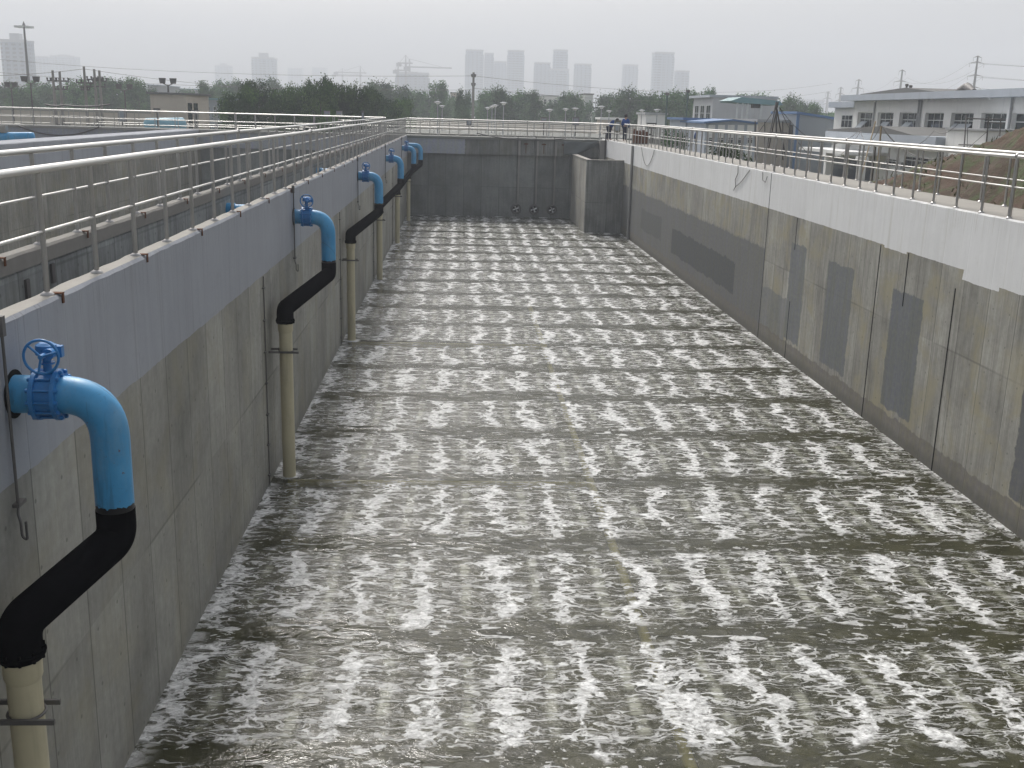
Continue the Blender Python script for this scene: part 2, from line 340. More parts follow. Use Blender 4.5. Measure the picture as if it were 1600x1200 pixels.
    # loose scum flakes drifting in the calm lanes
    fl = n.noise(n.comb(n.m('MULTIPLY', x, 2.3), n.m('MULTIPLY', y, 6.5), 21.0), 1, 4, .66, .9)
    flk = n.m('MULTIPLY', n.ss(fl, .575, .605), n.ss(n.noise(n.comb(x, y, 44.0), .33, 2), .38, .62, .25, .75))
    fl2 = n.noise(n.comb(n.m('MULTIPLY', x, 7), n.m('MULTIPLY', y, 15), 27.0), 1, 4, .6, .4)
    flk2 = n.m('MULTIPLY', n.ss(fl2, .64, .67), .5)
    # rising bubble plumes
    d0 = n.m('ABSOLUTE', n.m('SUBTRACT', n.m('FRACT', n.m('ADD', n.m('ADD', n.m('DIVIDE', n.m('SUBTRACT', x, 2.80), 1.04), .5), n.m('MULTIPLY', w1, .26))), .5))
    pl = n.m('MULTIPLY', n.ss(d0, .39, .475), n.m('MULTIPLY', n.ss(e, .10, .26), n.ss(n.noise(n.comb(n.m('MULTIPLY', x, .8), n.m('MULTIPLY', y, 3.2), 50.0), 1, 3, .5), .36, .60, .12, .78)))
    pl = n.m('MULTIPLY', pl, n.ss(n.noise(n.comb(n.m('MULTIPLY', x, 2.0), n.m('MULTIPLY', y, 26), 51.0), 1, 3, .5), .3, .62, .25, 1.0))
    foam = n.m('MAXIMUM', n.m('MAXIMUM', strip, fil), n.m('MAXIMUM', flk, flk2), None, True)
    sd = n.ss(n.m('MINIMUM', n.m('SUBTRACT', x, XL), n.m('SUBTRACT', XR, x)), .02, .35, .55, 0)      # scum along the walls
    foam = n.m('MAXIMUM', foam, n.m('MULTIPLY', sd, n.ss(tear, .42, .58)), None, True)
    fy = n.m('SUBTRACT', n.m('MULTIPLY', n.m('FRACT', n.m('ADD', n.m('DIVIDE', n.m('SUBTRACT', y, 7.35), 12.59), .5)), 12.59), 6.295)
    fx = n.m('ADD', x, 3.27); fr_ = n.m('ADD', n.m('SQRT', n.m('ADD', n.m('MULTIPLY', fx, fx), n.m('MULTIPLY', fy, fy))), n.m('MULTIPLY', n.m('SUBTRACT', tearf, .5), .35))
    foam = n.m('MAXIMUM', foam, n.ss(fr_, .15, .30, .9, 0), None, True)
    shade = n.ss(n.noise(n.comb(x, n.m('MULTIPLY', y, 1.5), 61.0), 4.5, 4, .72, 1.8), .32, .68, .55, 1.0)
    fcol = n.mix(1.0, (.90, .91, .90), n.comb(shade, shade, shade), 'MULTIPLY')
    murk = n.mix(n.ss(n.noise(n.comb(x, y, 71.0), 2.5, 5, .7, 1.0), .35, .7), (.028, .028, .011), (.070, .068, .034))
    murk = n.mix(n.m('MULTIPLY', env, n.ss(tearf, .4, .7, .0, .3)), murk, (.07, .068, .036))
    murk = n.mix(pl, murk, (.38, .39, .32))
    # ripples
    h1 = n.noise(n.comb(n.m('MULTIPLY', x, 1.6), n.m('MULTIPLY', y, 3.2), 80.0), 1, 5, .6, .7)
    h2 = n.noise(n.comb(n.m('MULTIPLY', x, 7), n.m('MULTIPLY', y, 13), 82.0), 1, 4, .6, .5)
    hh = n.m('ADD', n.m('MULTIPLY', h1, 1.0), n.m('MULTIPLY', h2, n.ss(e, .05, .25, .10, .42)))
    nb = n.n('ShaderNodeBump'); n.put(nb.inputs['Height'], hh); nb.inputs['Strength'].default_value = .55; nb.inputs['Distance'].default_value = .10
    fb = n.n('ShaderNodeBump'); n.put(fb.inputs['Height'], n.m('ADD', n.m('MULTIPLY', foam, .6), n.m('MULTIPLY', shade, .6))); fb.inputs['Strength'].default_value = .7; fb.inputs['Distance'].default_value = .03
    n.t.links.new(nb.outputs[0], fb.inputs['Normal'])
    n.done(murk, n.ss(e, .08, .25, .10, .20), 0, nb.outputs[0]); n.b.inputs['IOR'].default_value = 1.38; n.b.inputs['Specular IOR Level'].default_value = .5
    foamb = n.n('ShaderNodeBsdfPrincipled'); n.put(foamb.inputs['Base Color'], fcol); foamb.inputs['Roughness'].default_value = .75; n.t.links.new(fb.outputs[0], foamb.inputs['Normal'])
    tr = n.n('ShaderNodeBsdfTransparent'); tr.inputs[0].default_value = (.97, .97, .85, 1)
    m1 = n.n('ShaderNodeMixShader'); n.put(m1.inputs[0], n.m('MULTIPLY', n.m('SUBTRACT', 1.0, pl), .25)); n.t.links.new(n.b.outputs[0], m1.inputs[1]); n.t.links.new(tr.outputs[0], m1.inputs[2])
    m2 = n.n('ShaderNodeMixShader'); n.put(m2.inputs[0], n.m('MULTIPLY', foam, .90)); n.t.links.new(m1.outputs[0], m2.inputs[1]); n.t.links.new(foamb.outputs[0], m2.inputs[2])
    n.t.links.new(m2.outputs[0], n.out.inputs[0])
    return n.mat
m_water = water_mat()

def ground_mat():
    n = NT('ground_soil_grass'); P, x, y, z = n.pos()
    a = n.noise(P, .06, 5, .6); b = n.noise(P, 1.2, 6, .7)
    c = n.mix(n.ss(a, .42, .58), (.085, .085, .045), (.17, .145, .115)); c = n.mix(n.ss(b, .35, .7), c, (.055, .075, .03))
    return n.done(c, .95, 0, n.bump(b, .5, .1))
m_ground = ground_mat()
def mound_mat():
    n = NT('excavated_soil'); P, x, y, z = n.pos()
    a = n.noise(P, .5, 5, .65, .5); b = n.noise(P, 5, 6, .75); g = n.noise(P, 1.1, 6, .7, .6)
    c = n.mix(n.ss(a, .35, .65), (.10, .055, .035), (.06, .042, .026)); c = n.mix(n.ss(b, .45, .75), c, (.14, .10, .07))
    c = n.mix(n.m('MULTIPLY', n.ss(g, .48, .58), n.ss(b, .3, .55)), c, (.065, .085, .03))
    return n.done(c, .95, 0, n.bump(b, .9, .12))
m_mound = mound_mat()
def leaf_mat(name, c1, c2):
    n = NT(name); P, x, y, z = n.pos(); oi = n.n('ShaderNodeObjectInfo')
    a = n.noise(P, .42, 3, .6); b = n.noise(P, 4, 2, .6)
    c = n.mix(n.ss(n.m('ADD', n.m('MULTIPLY', a, .6), n.m('MULTIPLY', b, .4)), .42, .60), c1, c2)
    k = n.ss(oi.outputs['Random'], 0, 1, .75, 1.45, 'LINEAR'); c = n.mix(1.0, c, n.comb(k, k, k), 'MULTIPLY')
    n.done(c, .8, 0, None, .08)
    return n.mat
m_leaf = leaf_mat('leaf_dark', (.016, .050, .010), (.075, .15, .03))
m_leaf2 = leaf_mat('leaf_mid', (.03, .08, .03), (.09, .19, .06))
m_bark = simple('bark', (.07, .055, .04), .9, 0, .3, 4)

def plaster(name, col, var=.06, dirt=.25):
    n = NT(name); P, x, y, z = n.pos()
    a = n.noise(P, .5, 5, .6); s_ = n.noise(n.comb(n.m('MULTIPLY', x, 2.5), n.m('MULTIPLY', y, 2.5), n.m('MULTIPLY', z, .35)), 1, 5, .65)
    k = n.ss(a, .3, .7, 1-var, 1+var, 'LINEAR'); c = n.mix(1.0, col, n.comb(k, k, k), 'MULTIPLY')
    c = n.mix(n.m('MULTIPLY', n.ss(s_, .5, .75), dirt), c, tuple(v*.55 for v in col))
    return n.done(c, .85, 0)
m_white = plaster('white_plaster', (.77, .77, .75)); m_cream = plaster('cream_plaster', (.50, .45, .38)); m_greyp = plaster('grey_plaster', (.36, .37, .38))
m_fascia = plaster('blue_grey_fascia', (.42, .46, .51)); m_tile = plaster('light_tile', (.50, .51, .53))
m_bluetrim = simple('blue_steel_trim', (.085, .17, .33), .6); m_teal = simple('teal_sheet', (.17, .29, .30), .6, 0, .1)
m_roof = simple('grey_roof', (.16, .16, .155), .8); m_panel = plaster('grey_sheet_panel', (.30, .33, .36), .04, .1)
m_frame = simple('window_frame', (.62, .64, .63), .4)
def glass_mat():
    n = NT('window_glass'); P, x, y, z = n.pos()
    c = n.mix(n.ss(n.noise(P, .8, 2), .4, .6), (.02, .025, .03), (.06, .07, .075)); return n.done(c, .08, 0, None, .8)
m_glass = glass_mat()
def tower_mat(name, col, flo=3.2, bay=3.4):
    n = NT(name); P, x, y, z = n.pos()
    fz = n.m('FRACT', n.m('DIVIDE', z, flo)); fx = n.m('FRACT', n.m('DIVIDE', n.m('ADD', x, y), bay))
    w = n.m('MULTIPLY', n.m('MULTIPLY', n.m('GREATER_THAN', fz, .3), n.m('LESS_THAN', fz, .8)), n.m('MULTIPLY', n.m('GREATER_THAN', fx, .25), n.m('LESS_THAN', fx, .75)))
    c = n.mix(w, col, tuple(v*.25 for v in col)); return n.done(c, .7, 0)
m_tower = tower_mat('tower_facade', (.26, .32, .39), 3.2, 5.5); m_tower2 = tower_mat('tower_facade_dark', (.17, .21, .26), 3.2, 5.2)
m_skin = simple('skin', (.42, .26, .19), .6, 0, .03); m_hair = simple('black_hair', (.015, .014, .013), .6)
m_shirt = simple('blue_workwear', (.035, .085, .26), .85, 0, .15); m_trs = simple('dark_trousers', (.03, .035, .06), .85, 0, .15); m_helm = simple('white_helmet', (.75, .75, .73), .35)

# ================================================================= THE SETTING
# ground: one sheet with the tank complex cut out, reaching the horizon
HX0, HX1, HY0, HY1 = -62.0, 11.5, -6.0, 78.0
def ground():
    xs = [-6000, -1500, -400, -150, HX0, HX1, 60, 150, 400, 1500, 6000]; ys = [-600, -100, HY0, HY1, 110, 200, 400, 1200, 3000, 9000]
    vs = [(x, y, -3.5) for y in ys for x in xs]; fs = []; nx = len(xs)
    for j in range(len(ys)-1):
        for i in range(nx-1):
            if xs[i] >= HX0 and xs[i+1] <= HX1 and ys[j] >= HY0 and ys[j+1] <= HY1: continue
            fs.append((j*nx+i, j*nx+i+1, (j+1)*nx+i+1, (j+1)*nx+i))
    o = MB().add(vs, fs).build('ground', m_ground); tag(o, kind='structure')
ground()
def water():
    m = MB().add([(XL, -1.2, ZW), (XR, -1.2, ZW), (XR, YF+.2, ZW), (XL, YF+.2, ZW)], [(0, 1, 2, 3)])
    o = tag(m.build('water', m_water), kind='structure')
    m = MB().box(XL-.2, XR+.2, -1.5, YF+.4, -9.6, -9.3)
    tag(m.build('basin_floor', simple('sludge', (.02, .02, .012), .9)), kind='structure')
    for nm, x0, x1 in (('water', -17.5, -5.19), ('water', -31, -19.2)):
        tag(MB().add([(x0, -1, ZW), (x1, -1, ZW), (x1, YF, ZW), (x0, YF, ZW)], [(0, 1, 2, 3)]).build(nm, m_water), kind='structure')
        tag(MB().box(x0, x1, -1.5, YF+.2, -9.6, -9.3).build('basin_floor', simple('sludge', (.02, .02, .012), .9)), kind='structure')
water()

def rough_edge_wall(x0, x1, y0, y1, z0, z1, step=.5, side=1):
    """long wall whose top arris is slightly chipped"""
    m = MB(); n = int((y1-y0)/step); vs = []; rr = random.Random(int(abs(x0)*100))
    for i in range(n+1):
        y = y0+(y1-y0)*i/n; a, b = rr.uniform(0, .016), rr.uniform(0, .016)
        vs += [(x0, y, z0), (x1, y, z0), (x1, y, z1-.025-b), (x1-.02-b, y, z1-b*.3), (x0+.02+a, y, z1-a*.3), (x0, y, z1-.025-a)]
    fs = []
    for i in range(n):
        for k in range(6):
            k2 = (k+1) % 6; fs.append((i*6+k, i*6+k2, (i+1)*6+k2, (i+1)*6+k))
    fs += [tuple(range(6))[::-1], tuple(range(n*6, n*6+6))]
    return m.add(vs, fs)
# walls of the basin in front
w = rough_edge_wall(XL-.22, XL, -1.4, YF, -9.3, 0.0, .25).build('basin_wall', [m_leftwall, m_deck])
for p_ in w.data.polygons:
    if p_.normal.z > .8: p_.material_index = 1
tag(w, 'grey concrete basin wall on the left carrying the blue pipes, violet grey paint band on top', 'wall')
w = rough_edge_wall(XR, XR+1.5, -1.4, YF+1.9, -9.3, 0.06, .25).build('basin_wall', [m_rightwall, m_deck])
for p_ in w.data.polygons:
    if p_.normal.z > .8: p_.material_index = 1
tag(w, 'concrete basin wall on the right with white top band, grey patches and a walkway on it', 'wall')
# expansion joints of the right wall: narrow sealant strips, part of the wall
for (y0, zt, zb) in ((34.02, 0.03, ZW), (31.0, -3.6, ZW), (24.6, -1.12, ZW), (20.6, -1.5, ZW), (31.0, -1.1, -1.75), (23.0, -1.1, -2.0)):
    MB().box(XR-.004, XR+.01, y0-.022, y0+.022, zb-.3, zt).build('sealant_strip', m_dark, w)
# channel floor and the second wall left of the aeration channel
tag(MB().box(-5.0, XL-.22, -1.4, YF, -3.6, -3.3).build('channel_floor', m_conc), kind='structure')
w = rough_edge_wall(-5.2, -5.0, -1.4, YF, -9.3, -.2, .5).build('channel_wall', m_chan)
tag(w, 'bluish grey concrete wall behind the narrow channel, under the second railing', 'wall')
c_ = rough_edge_wall(-5.16, -4.965, -1.4, YF, -.2, 0, .25).build('cap_beam', m_cap, w)
for (yy, zz) in ((12.4, -.45), (13.2, -.38)): MB().box(-5.0, -4.97, yy-.05, yy+.05, zz-.12, zz+.12).build('steel_stub', m_rod, w)
w = rough_edge_wall(-19.0, -17.5, -1.4, YF, -9.3, 0, 1.0).build('basin_wall', m_nbwall)
tag(w, 'violet grey topped wall on the far side of the next basin to the left', 'wall')
w = rough_edge_wall(-33.0, -31.0, -1.4, YF, -9.3, 0, 1.0).build('basin_wall', m_nbwall)
tag(w, 'distant violet grey basin wall at the left edge behind the blue header pipe', 'wall')
# far wall, beam and cross walkway
w = empty('basin_wall', (0, YF, 0), label='dark grey end wall closing the basin, with three round gates near the water', cat='wall')
def wpart(mb, name, mat, par, org):
    o = mb.build(name, mat, par); o.matrix_parent_inverse = Matrix.Translation(-Vector(org)); return o
O_ = (0, YF, 0)
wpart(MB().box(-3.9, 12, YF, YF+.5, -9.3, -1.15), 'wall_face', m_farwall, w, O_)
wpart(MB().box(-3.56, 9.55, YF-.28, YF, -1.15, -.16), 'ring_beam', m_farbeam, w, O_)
wpart(MB().box(-3.56, 8.6, YF-.34, YF+.1, -.16, 0.0), 'deck_edge', m_walk, w, O_)
w2 = empty('basin_wall', (-20, YF, 0), label='end wall of the neighbouring basins with a violet grey painted beam', cat='wall')
wpart(MB().box(-60, -3.9, YF, YF+.5, -9.3, -1.15), 'wall_face', m_farwall, w2, (-20, YF, 0))
wpart(MB().box(-60, -3.9, YF-.2, YF, -1.15, -.16), 'ring_beam', m_farbeam_v, w2, (-20, YF, 0))
wpart(MB().box(-60, -3.9, YF-.3, YF+.1, -.16, 0.0), 'deck_edge', m_conc, w2, (-20, YF, 0))
tag(MB().box(-62, 11.5, YF+.1, YF+2.4, -3.6, 0.0).build('walkway', m_walk), kind='structure')
tag(MB().box(-3.3, 10, -1.6, .5, -.3, 0.0).build('walkway', m_deck), kind='structure')
# concrete well at the far right corner
well = empty('concrete_well', (8.9, 65.1, -1), label='square concrete well with a light left side in the far right corner of the basin', cat='well')
OW = (8.9, 65.1, -1)
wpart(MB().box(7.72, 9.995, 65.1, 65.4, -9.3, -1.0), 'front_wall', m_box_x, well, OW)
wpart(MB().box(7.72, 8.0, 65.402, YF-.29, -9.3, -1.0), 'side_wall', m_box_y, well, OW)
wpart(MB().box(7.69, 9.995, 65.07, 65.43, -1.0, -.96).box(7.69, 8.03, 65.43, YF-.29, -1.0, -.96), 'top_edge', m_deck, well, OW)
pil = empty('concrete_pillar', (9.9, 73.5, -1), label='pale concrete pillar with a dark pipe beside it behind the square well', cat='pillar')
wpart(MB().box(9.56, 9.98, YF-.6, YF-.02, -9.3, .0), 'column', m_conc, pil, (9.9, 73.5, -1))
wpart(MB().tube([(9.93, YF-.66, -5), (9.93, YF-.66, .5)], .05), 'drain_pipe', m_rod, pil, (9.9, 73.5, -1))
# tarpaulin hanging in the dark recess
def tarp():
    m = MB(); nx, nz = 14, 8; vs = []
    for j in range(nz+1):
        for i in range(nx+1):
            t, s_ = i/nx, j/nz; vs.append((7.1+2.4*t, YF-.36-.06*math.sin(t*9+s_*4), -.15-(.25+.65*(1-t)**.7+.1*math.sin(t*5))*s_))
    fs = [(j*(nx+1)+i, j*(nx+1)+i+1, (j+1)*(nx+1)+i+1, (j+1)*(nx+1)+i) for j in range(nz) for i in range(nx)]
    o = m.add(vs, fs, True).build('tarpaulin', simple('grey_tarp', (.13, .145, .145), .7))
    so = o.modifiers.new('thickness', 'SOLIDIFY'); so.thickness = .01
    tag(o, 'crumpled dark grey tarpaulin hanging on the end wall behind the square well', 'tarpaulin')
tarp()
# three round gates with guide rods
for k, (px, lb) in enumerate(((806, 'left round gate of three at the foot of the dark end wall'), (834, 'middle round gate of three at the foot of the dark end wall'), (862, 'right round gate of three, nearest the square concrete well'))):
    c = onY(px, 327, YF-.02); x, z = c.x, -4.8
    g = empty('round_gate', (x, YF, z), label=lb, cat='gate', group='round gates on the end wall'); Og = (x, YF, z)
    wpart(MB().torus((x, YF-.09, z), (0, 1, 0), .29, .075, 28, 8), 'ring', m_rod, g, Og)
    wpart(MB().tube([(x, YF-.02, z), (x, YF-.07, z)], .25, 24), 'opening', m_dark, g, Og)
    m = MB()
    for q in range(4):
        a = q*math.pi/2+.4; m.tube([(x, YF-.12, z), (x+.2*math.cos(a), YF-.1, z+.2*math.sin(a))], [.03, .07], 8)
    wpart(m, 'blade', simple('wet_steel', (.62, .63, .62), .25, .7), g, Og)
    wpart(MB().tube([(x, YF-.12, z+.3), (x, YF-.12, -1.3)], .018, 8).tube([(x, YF-.36, -1.3), (x, YF-.36, .15)], .03, 8), 'spindle', m_rod, g, Og)
    wpart(MB().box(x+.07, x+.17, YF-.06, YF-.002, z+.35, -1.16).box(x+.05, x+.19, YF-.4, YF-.285, -1.14, -.17), 'guide_rail', m_conc, g, Og)
for k, (px, lb) in enumerate(((822, 'short T shaped rusty bracket on the end beam, leftmost of the three'), (850, 'short T shaped rusty bracket on the end beam, middle of the three'), (881, 'short T shaped rusty bracket on the end beam, rightmost of the three'))):
    c = onY(px, 225, YF-.3)
    tag(MB().box(c.x-.02, c.x+.02, YF-.33, YF-.285, -1.0, -.3).box(c.x-.14, c.x+.14, YF-.34, YF-.285, -.42, -.34).build('wall_bracket', m_rust), lb, 'bracket', 'rusty brackets on the end beam')
# slack cable on the end beam
def cable(pts, r, name, label, mat=None, seg=6):
    return tag(MB().tube(pts, r, seg).build(name, mat or m_rod), label, 'cable')
def sag(a, b, s, n=14): a, b = Vector(a), Vector(b); return [a.lerp(b, i/n) - Vector((0, 0, s*4*(i/n)*(1-i/n))) for i in range(n+1)]
p1, p2, p3 = onY(745, 208, YF-.4), onY(800, 219, YF-.4), onY(885, 216, YF-.4)
cable(sag(p1, p3, .28), .03, 'cable', 'black cable sagging along the top of the dark end wall')
p1, p2 = onY(28, 196, YF-.4), onY(155, 198, YF-.4)
cable(sag(p1, p2, .6, 20), .05, 'hose', 'dark hose looping down the violet grey wall at far left')
# wires on the right wall
a, b, c = Vector((XR-.02, 40.2, .03)), Vector((XR-.03, 38.2, -.85)), Vector((XR-.02, 35.9, .03))
cable([(XR-.02, 38.2, .05), (XR-.03, 38.1, -.2), (XR-.03, 38.4, -.45), (XR-.03, 38.3, -.72), (XR-.03, 38.55, -.85), (XR-.03, 38.3, -.7), (XR-.03, 37.5, -.45), (XR-.02, 36.6, -.02)], .012, 'wire', 'thin black wire hanging in a V on the white band of the right wall')
cable([(XR-.02, 35, 0), (XR-.03, 34.9, -.25), (XR-.03, 34.55, -.3), (XR-.03, 34.4, -.1)], .01, 'wire', 'short black wire end beside the dark vertical joint of the right wall')
cable(sag((XR-.03, 59, .02), (XR-.03, 55, .02), .9), .014, 'wire', 'black wire drooping beside the well at the far end of the right wall')
# grey down pipe on the right wall near the well
tag(MB().tube([(XR-.07, 61.8, 0), (XR-.07, 61.8, -5.4)], .07, 10).build('down_pipe', simple('grey_pvc', (.27, .27, .26), .5)), 'grey vertical down pipe on the right wall next to the well', 'pipe')

# ================================================================= AERATION PIPES
PIPES = [ # exit Y, downpipe (x, y, ztop), labels
    (8.43, -3.24, 7.35, -2.32, 'nearest blue and black air pipe with handwheel valve and beige downpipe, left foreground'),
    (23.25, -3.26, 19.9, -2.24, 'second blue and black air pipe from the camera, its whole beige downpipe standing in view'),
    (38.0, -3.3, 32.65, -2.27, 'third air pipe from the camera, its black bend crossing in front of the fourth pipe'),
    (52.2, -3.33, 45.0, -2.5, 'fourth air pipe from the camera, between the third and the fifth'),
    (67.0, -3.3, 57.7, -2.7, 'fifth air pipe from the camera, next to last before the end wall'),
    (72.4, -3.28, 69.8, -2.6, 'last and smallest looking air pipe, right against the end wall')]
for (Ye, dx, dy, dz, lb) in PIPES:
    last = Ye > 72
    r = .155; X1 = -2.83 if not last else -2.6; zc = -.62; O = Vector((XL, Ye, zc))
    root = empty('air_pipe', O, label=lb, cat='pipe', group='air pipes along the left wall')
    def part(mb, name, mat, par=None):
        o = mb.build(name, mat, par or root)
        o.matrix_parent_inverse = Matrix.Translation(-O) if par is None else Matrix.Identity(4)
        return o
    part(MB().tube([(XL-.05, Ye, zc), (XL+.006, Ye, zc)], r+.045, 28), 'wall_sleeve', m_dark)
    pth = bend([(XL-.04, Ye, zc), (X1, Ye, zc), (X1, Ye, -1.64)], .42, 12)
    part(MB().tube(pth, r, 28), 'blue_pipe', m_blue)
    blk = bend([(X1, Ye, -1.6), (X1, Ye, -1.86), (dx, dy, dz+.22), (dx, dy, dz-.06)], .30, 10)
    part(MB().tube(blk, r+.004, 28), 'black_pipe', m_black)
    # beige downpipe with socket and black flange
    part(MB().tube([(dx, dy, ZW-1.5), (dx, dy, dz-.2)], .125, 24).tube([(dx, dy, dz-.24), (dx, dy, dz-.2), (dx, dy, dz-.03)], [.127, .142, .144], 24), 'downpipe', m_beige)
    fl = MB().tube([(dx, dy, dz-.035), (dx, dy, dz+.0)], .175, 24).torus((dx, dy, dz-.01), (0, 0, 1), .168, .014)
    for q in range(10):
        a = 2*math.pi*q/10; fl.tube([(dx+.163*math.cos(a), dy+.163*math.sin(a), dz-.06), (dx+.163*math.cos(a), dy+.163*math.sin(a), dz+.03)], .012, 6)
    part(fl, 'flange', m_black)
    part(MB().box(XL, dx+.26, dy-.155, dy-.13, -2.86, -2.82).box(XL, dx+.2, dy+.13, dy+.155, -2.86, -2.82).torus((dx, dy, -2.84), (0, 0, 1), .135, .012), 'bracket', m_rod)
    if last: continue
    # butterfly valve: body with lugs, neck, gearbox, handwheel
    vx = XL+.28
    vb = MB().tube([(vx-.10, Ye, zc), (vx-.065, Ye, zc)], r+.055, 32).tube([(vx+.065, Ye, zc), (vx+.10, Ye, zc)], r+.055, 32).tube([(vx-.07, Ye, zc), (vx+.07, Ye, zc)], r+.025, 28)
    for q in range(12):
        a = 2*math.pi*q/12+.13; yy, zz = Ye+(r+.035)*math.cos(a), zc+(r+.035)*math.sin(a)
        vb.tube([(vx-.125, yy, zz), (vx+.125, yy, zz)], .011, 6).tube([(vx+.10, yy, zz), (vx+.12, yy, zz)], .019, 6).tube([(vx-.12, yy, zz), (vx-.10, yy, zz)], .019, 6)
    part(vb, 'valve_body', m_bluev)
    gz = zc+r+.2
    gb = MB().tube([(vx, Ye, zc+r), (vx, Ye, gz)], .034, 12).tube([(vx, Ye, gz-.10), (vx, Ye, gz-.085)], .06, 12).tube([(vx, Ye, gz-.02), (vx, Ye, gz+.055)], [.085, .08], 20).tube([(vx, Ye, gz+.055), (vx, Ye, gz+.075)], [.08, .05], 20)
    gb.tube([(vx+.05, Ye-.11, gz+.0), (vx+.05, Ye+.09, gz+.0)], .045, 12).box(vx+.09, vx+.13, Ye-.03, Ye+.03, gz-.04, gz+.05).tube([(vx+.02, Ye+.0, gz-.2), (vx+.12, Ye, gz-.2)], .02, 8)
    part(gb, 'gearbox', m_bluev)
    hw = MB().torus((vx+.03, Ye-.19, gz-.0), (0, 1, 0), .135, .0115, 32, 8).tube([(vx+.03, Ye-.21, gz), (vx+.03, Ye-.1, gz)], .02, 10)
    for q in range(3):
        a = q*2*math.pi/3+.3; hw.tube([(vx+.03, Ye-.19, gz), (vx+.03+.135*math.cos(a), Ye-.19, gz+.135*math.sin(a))], .0105, 6)
    part(hw, 'handwheel', m_bluev)
# thin iron rods hooked on the wall beside each outlet
rl = ['thin iron rod with a hook at its foot beside the nearest air pipe', 'thin iron rod on the paint band beside the second air pipe', 'thin iron rod on the paint band beside the third air pipe', 'thin iron rod on the paint band beside the fourth air pipe', 'thin iron rod on the paint band beside the fifth air pipe']
for k, y in enumerate((8.22, 23.05, 37.7, 51.8, 66.3)):
    x = XL+.035
    m = MB().tube([(x, y, -1.5), (x, y, .02)], .013, 8).tube(bend([(x, y, -1.5), (x, y-.02, -1.57), (x+.03, y-.05, -1.62), (x+.03, y-.05, -1.75), (x+.07, y-.05, -1.78), (x+.07, y-.05, -1.62)], .03, 4), .011, 6).box(XL, x+.02, y-.03, y+.12, -1.51, -1.48).box(XL+.004, x+.022, y-.03, y+.03, -.1, .06)
    tag(m.build('support_rod', m_rod), rl[k], 'rod', 'iron rods on the left wall')
# conduits down the wall joints, with clips
cl = ['thin dark conduit with clips on the left wall behind the second beige downpipe', 'thin dark conduit on the left wall behind the third beige downpipe', 'thin dark conduit on the left wall near the fourth beige downpipe', 'thin dark conduit at the far end of the left wall']
for k, y in enumerate((19.35, 32.0, 44.6, 57.2)):
    m = MB().tube([(XL+.02, y, -5.5), (XL+.02, y, -1.33)], .012, 6)
    for q in range(7): m.box(XL, XL+.05, y-.09, y+.02, -1.55-.6*q, -1.53-.6*q)
    tag(m.build('conduit', m_rod), cl[k], 'conduit', 'conduits on the left wall')
for y, lb in ((23.3, 'blue pipe end crossing the narrow channel behind the second air pipe'), (38.0, 'small blue pipe end in the channel behind the third air pipe')):
    root = tag(MB().tube([(XL-.23, y, -.53), (-4.86, y, -.53)], .14, 20).torus((-4.84, y, -.53), (1, 0, 0), .14, .03).tube([(-4.9, y, -.53), (-4.995, y, -.53)], .17, 20).build('channel_pipe', m_blue), lb, 'pipe')
# far left header pipe on its support
hp = empty('header_pipe', (-27, 50, -.8), label='large blue header pipe with rounded end over the left basins', cat='pipe')
a, b = onY(-60, 214, 50), onY(54, 213, 50)
wpart(MB().tube([a, a.lerp(b, .5), a.lerp(b, .93), a.lerp(b, .985), b], [.19, .19, .19, .17, .08], 20), 'pipe_body', m_blue, hp, (-27, 50, -.8))
c1 = onY(8, 213, 50); wpart(MB().box(c1.x-.12, c1.x+.12, 49.9, 50.1, -1.6, .3).box(c1.x-.3, c1.x+.1, 49.85, 50.15, .2, .5), 'support', m_conc, hp, (-27, 50, -.8))
# submerged yellow manifold just below the water
zy = ZW-.10
my = MB().tube([(XL+.3, 19.75, zy), (2.72, 19.75, zy)], .075, 10).tube([(2.72, 8, zy), (2.72, 30.2, zy)], .075, 10).torus((2.72, 19.75, zy), (0, 1, 0), .06, .03)
tag(my.build('submerged_pipe', m_yellow), 'pale yellow pipe cross faintly visible under the foam in the middle of the basin', 'pipe')
my = MB().tube([(XL+.3, 32.5, zy), (2.85, 32.5, zy)], .085, 10).tube([(2.75, 31, zy), (2.75, 40, zy)], .085, 10)
tag(my.build('submerged_pipe', m_yellow), 'farther pale yellow pipe under the foam behind the middle of the basin', 'pipe')

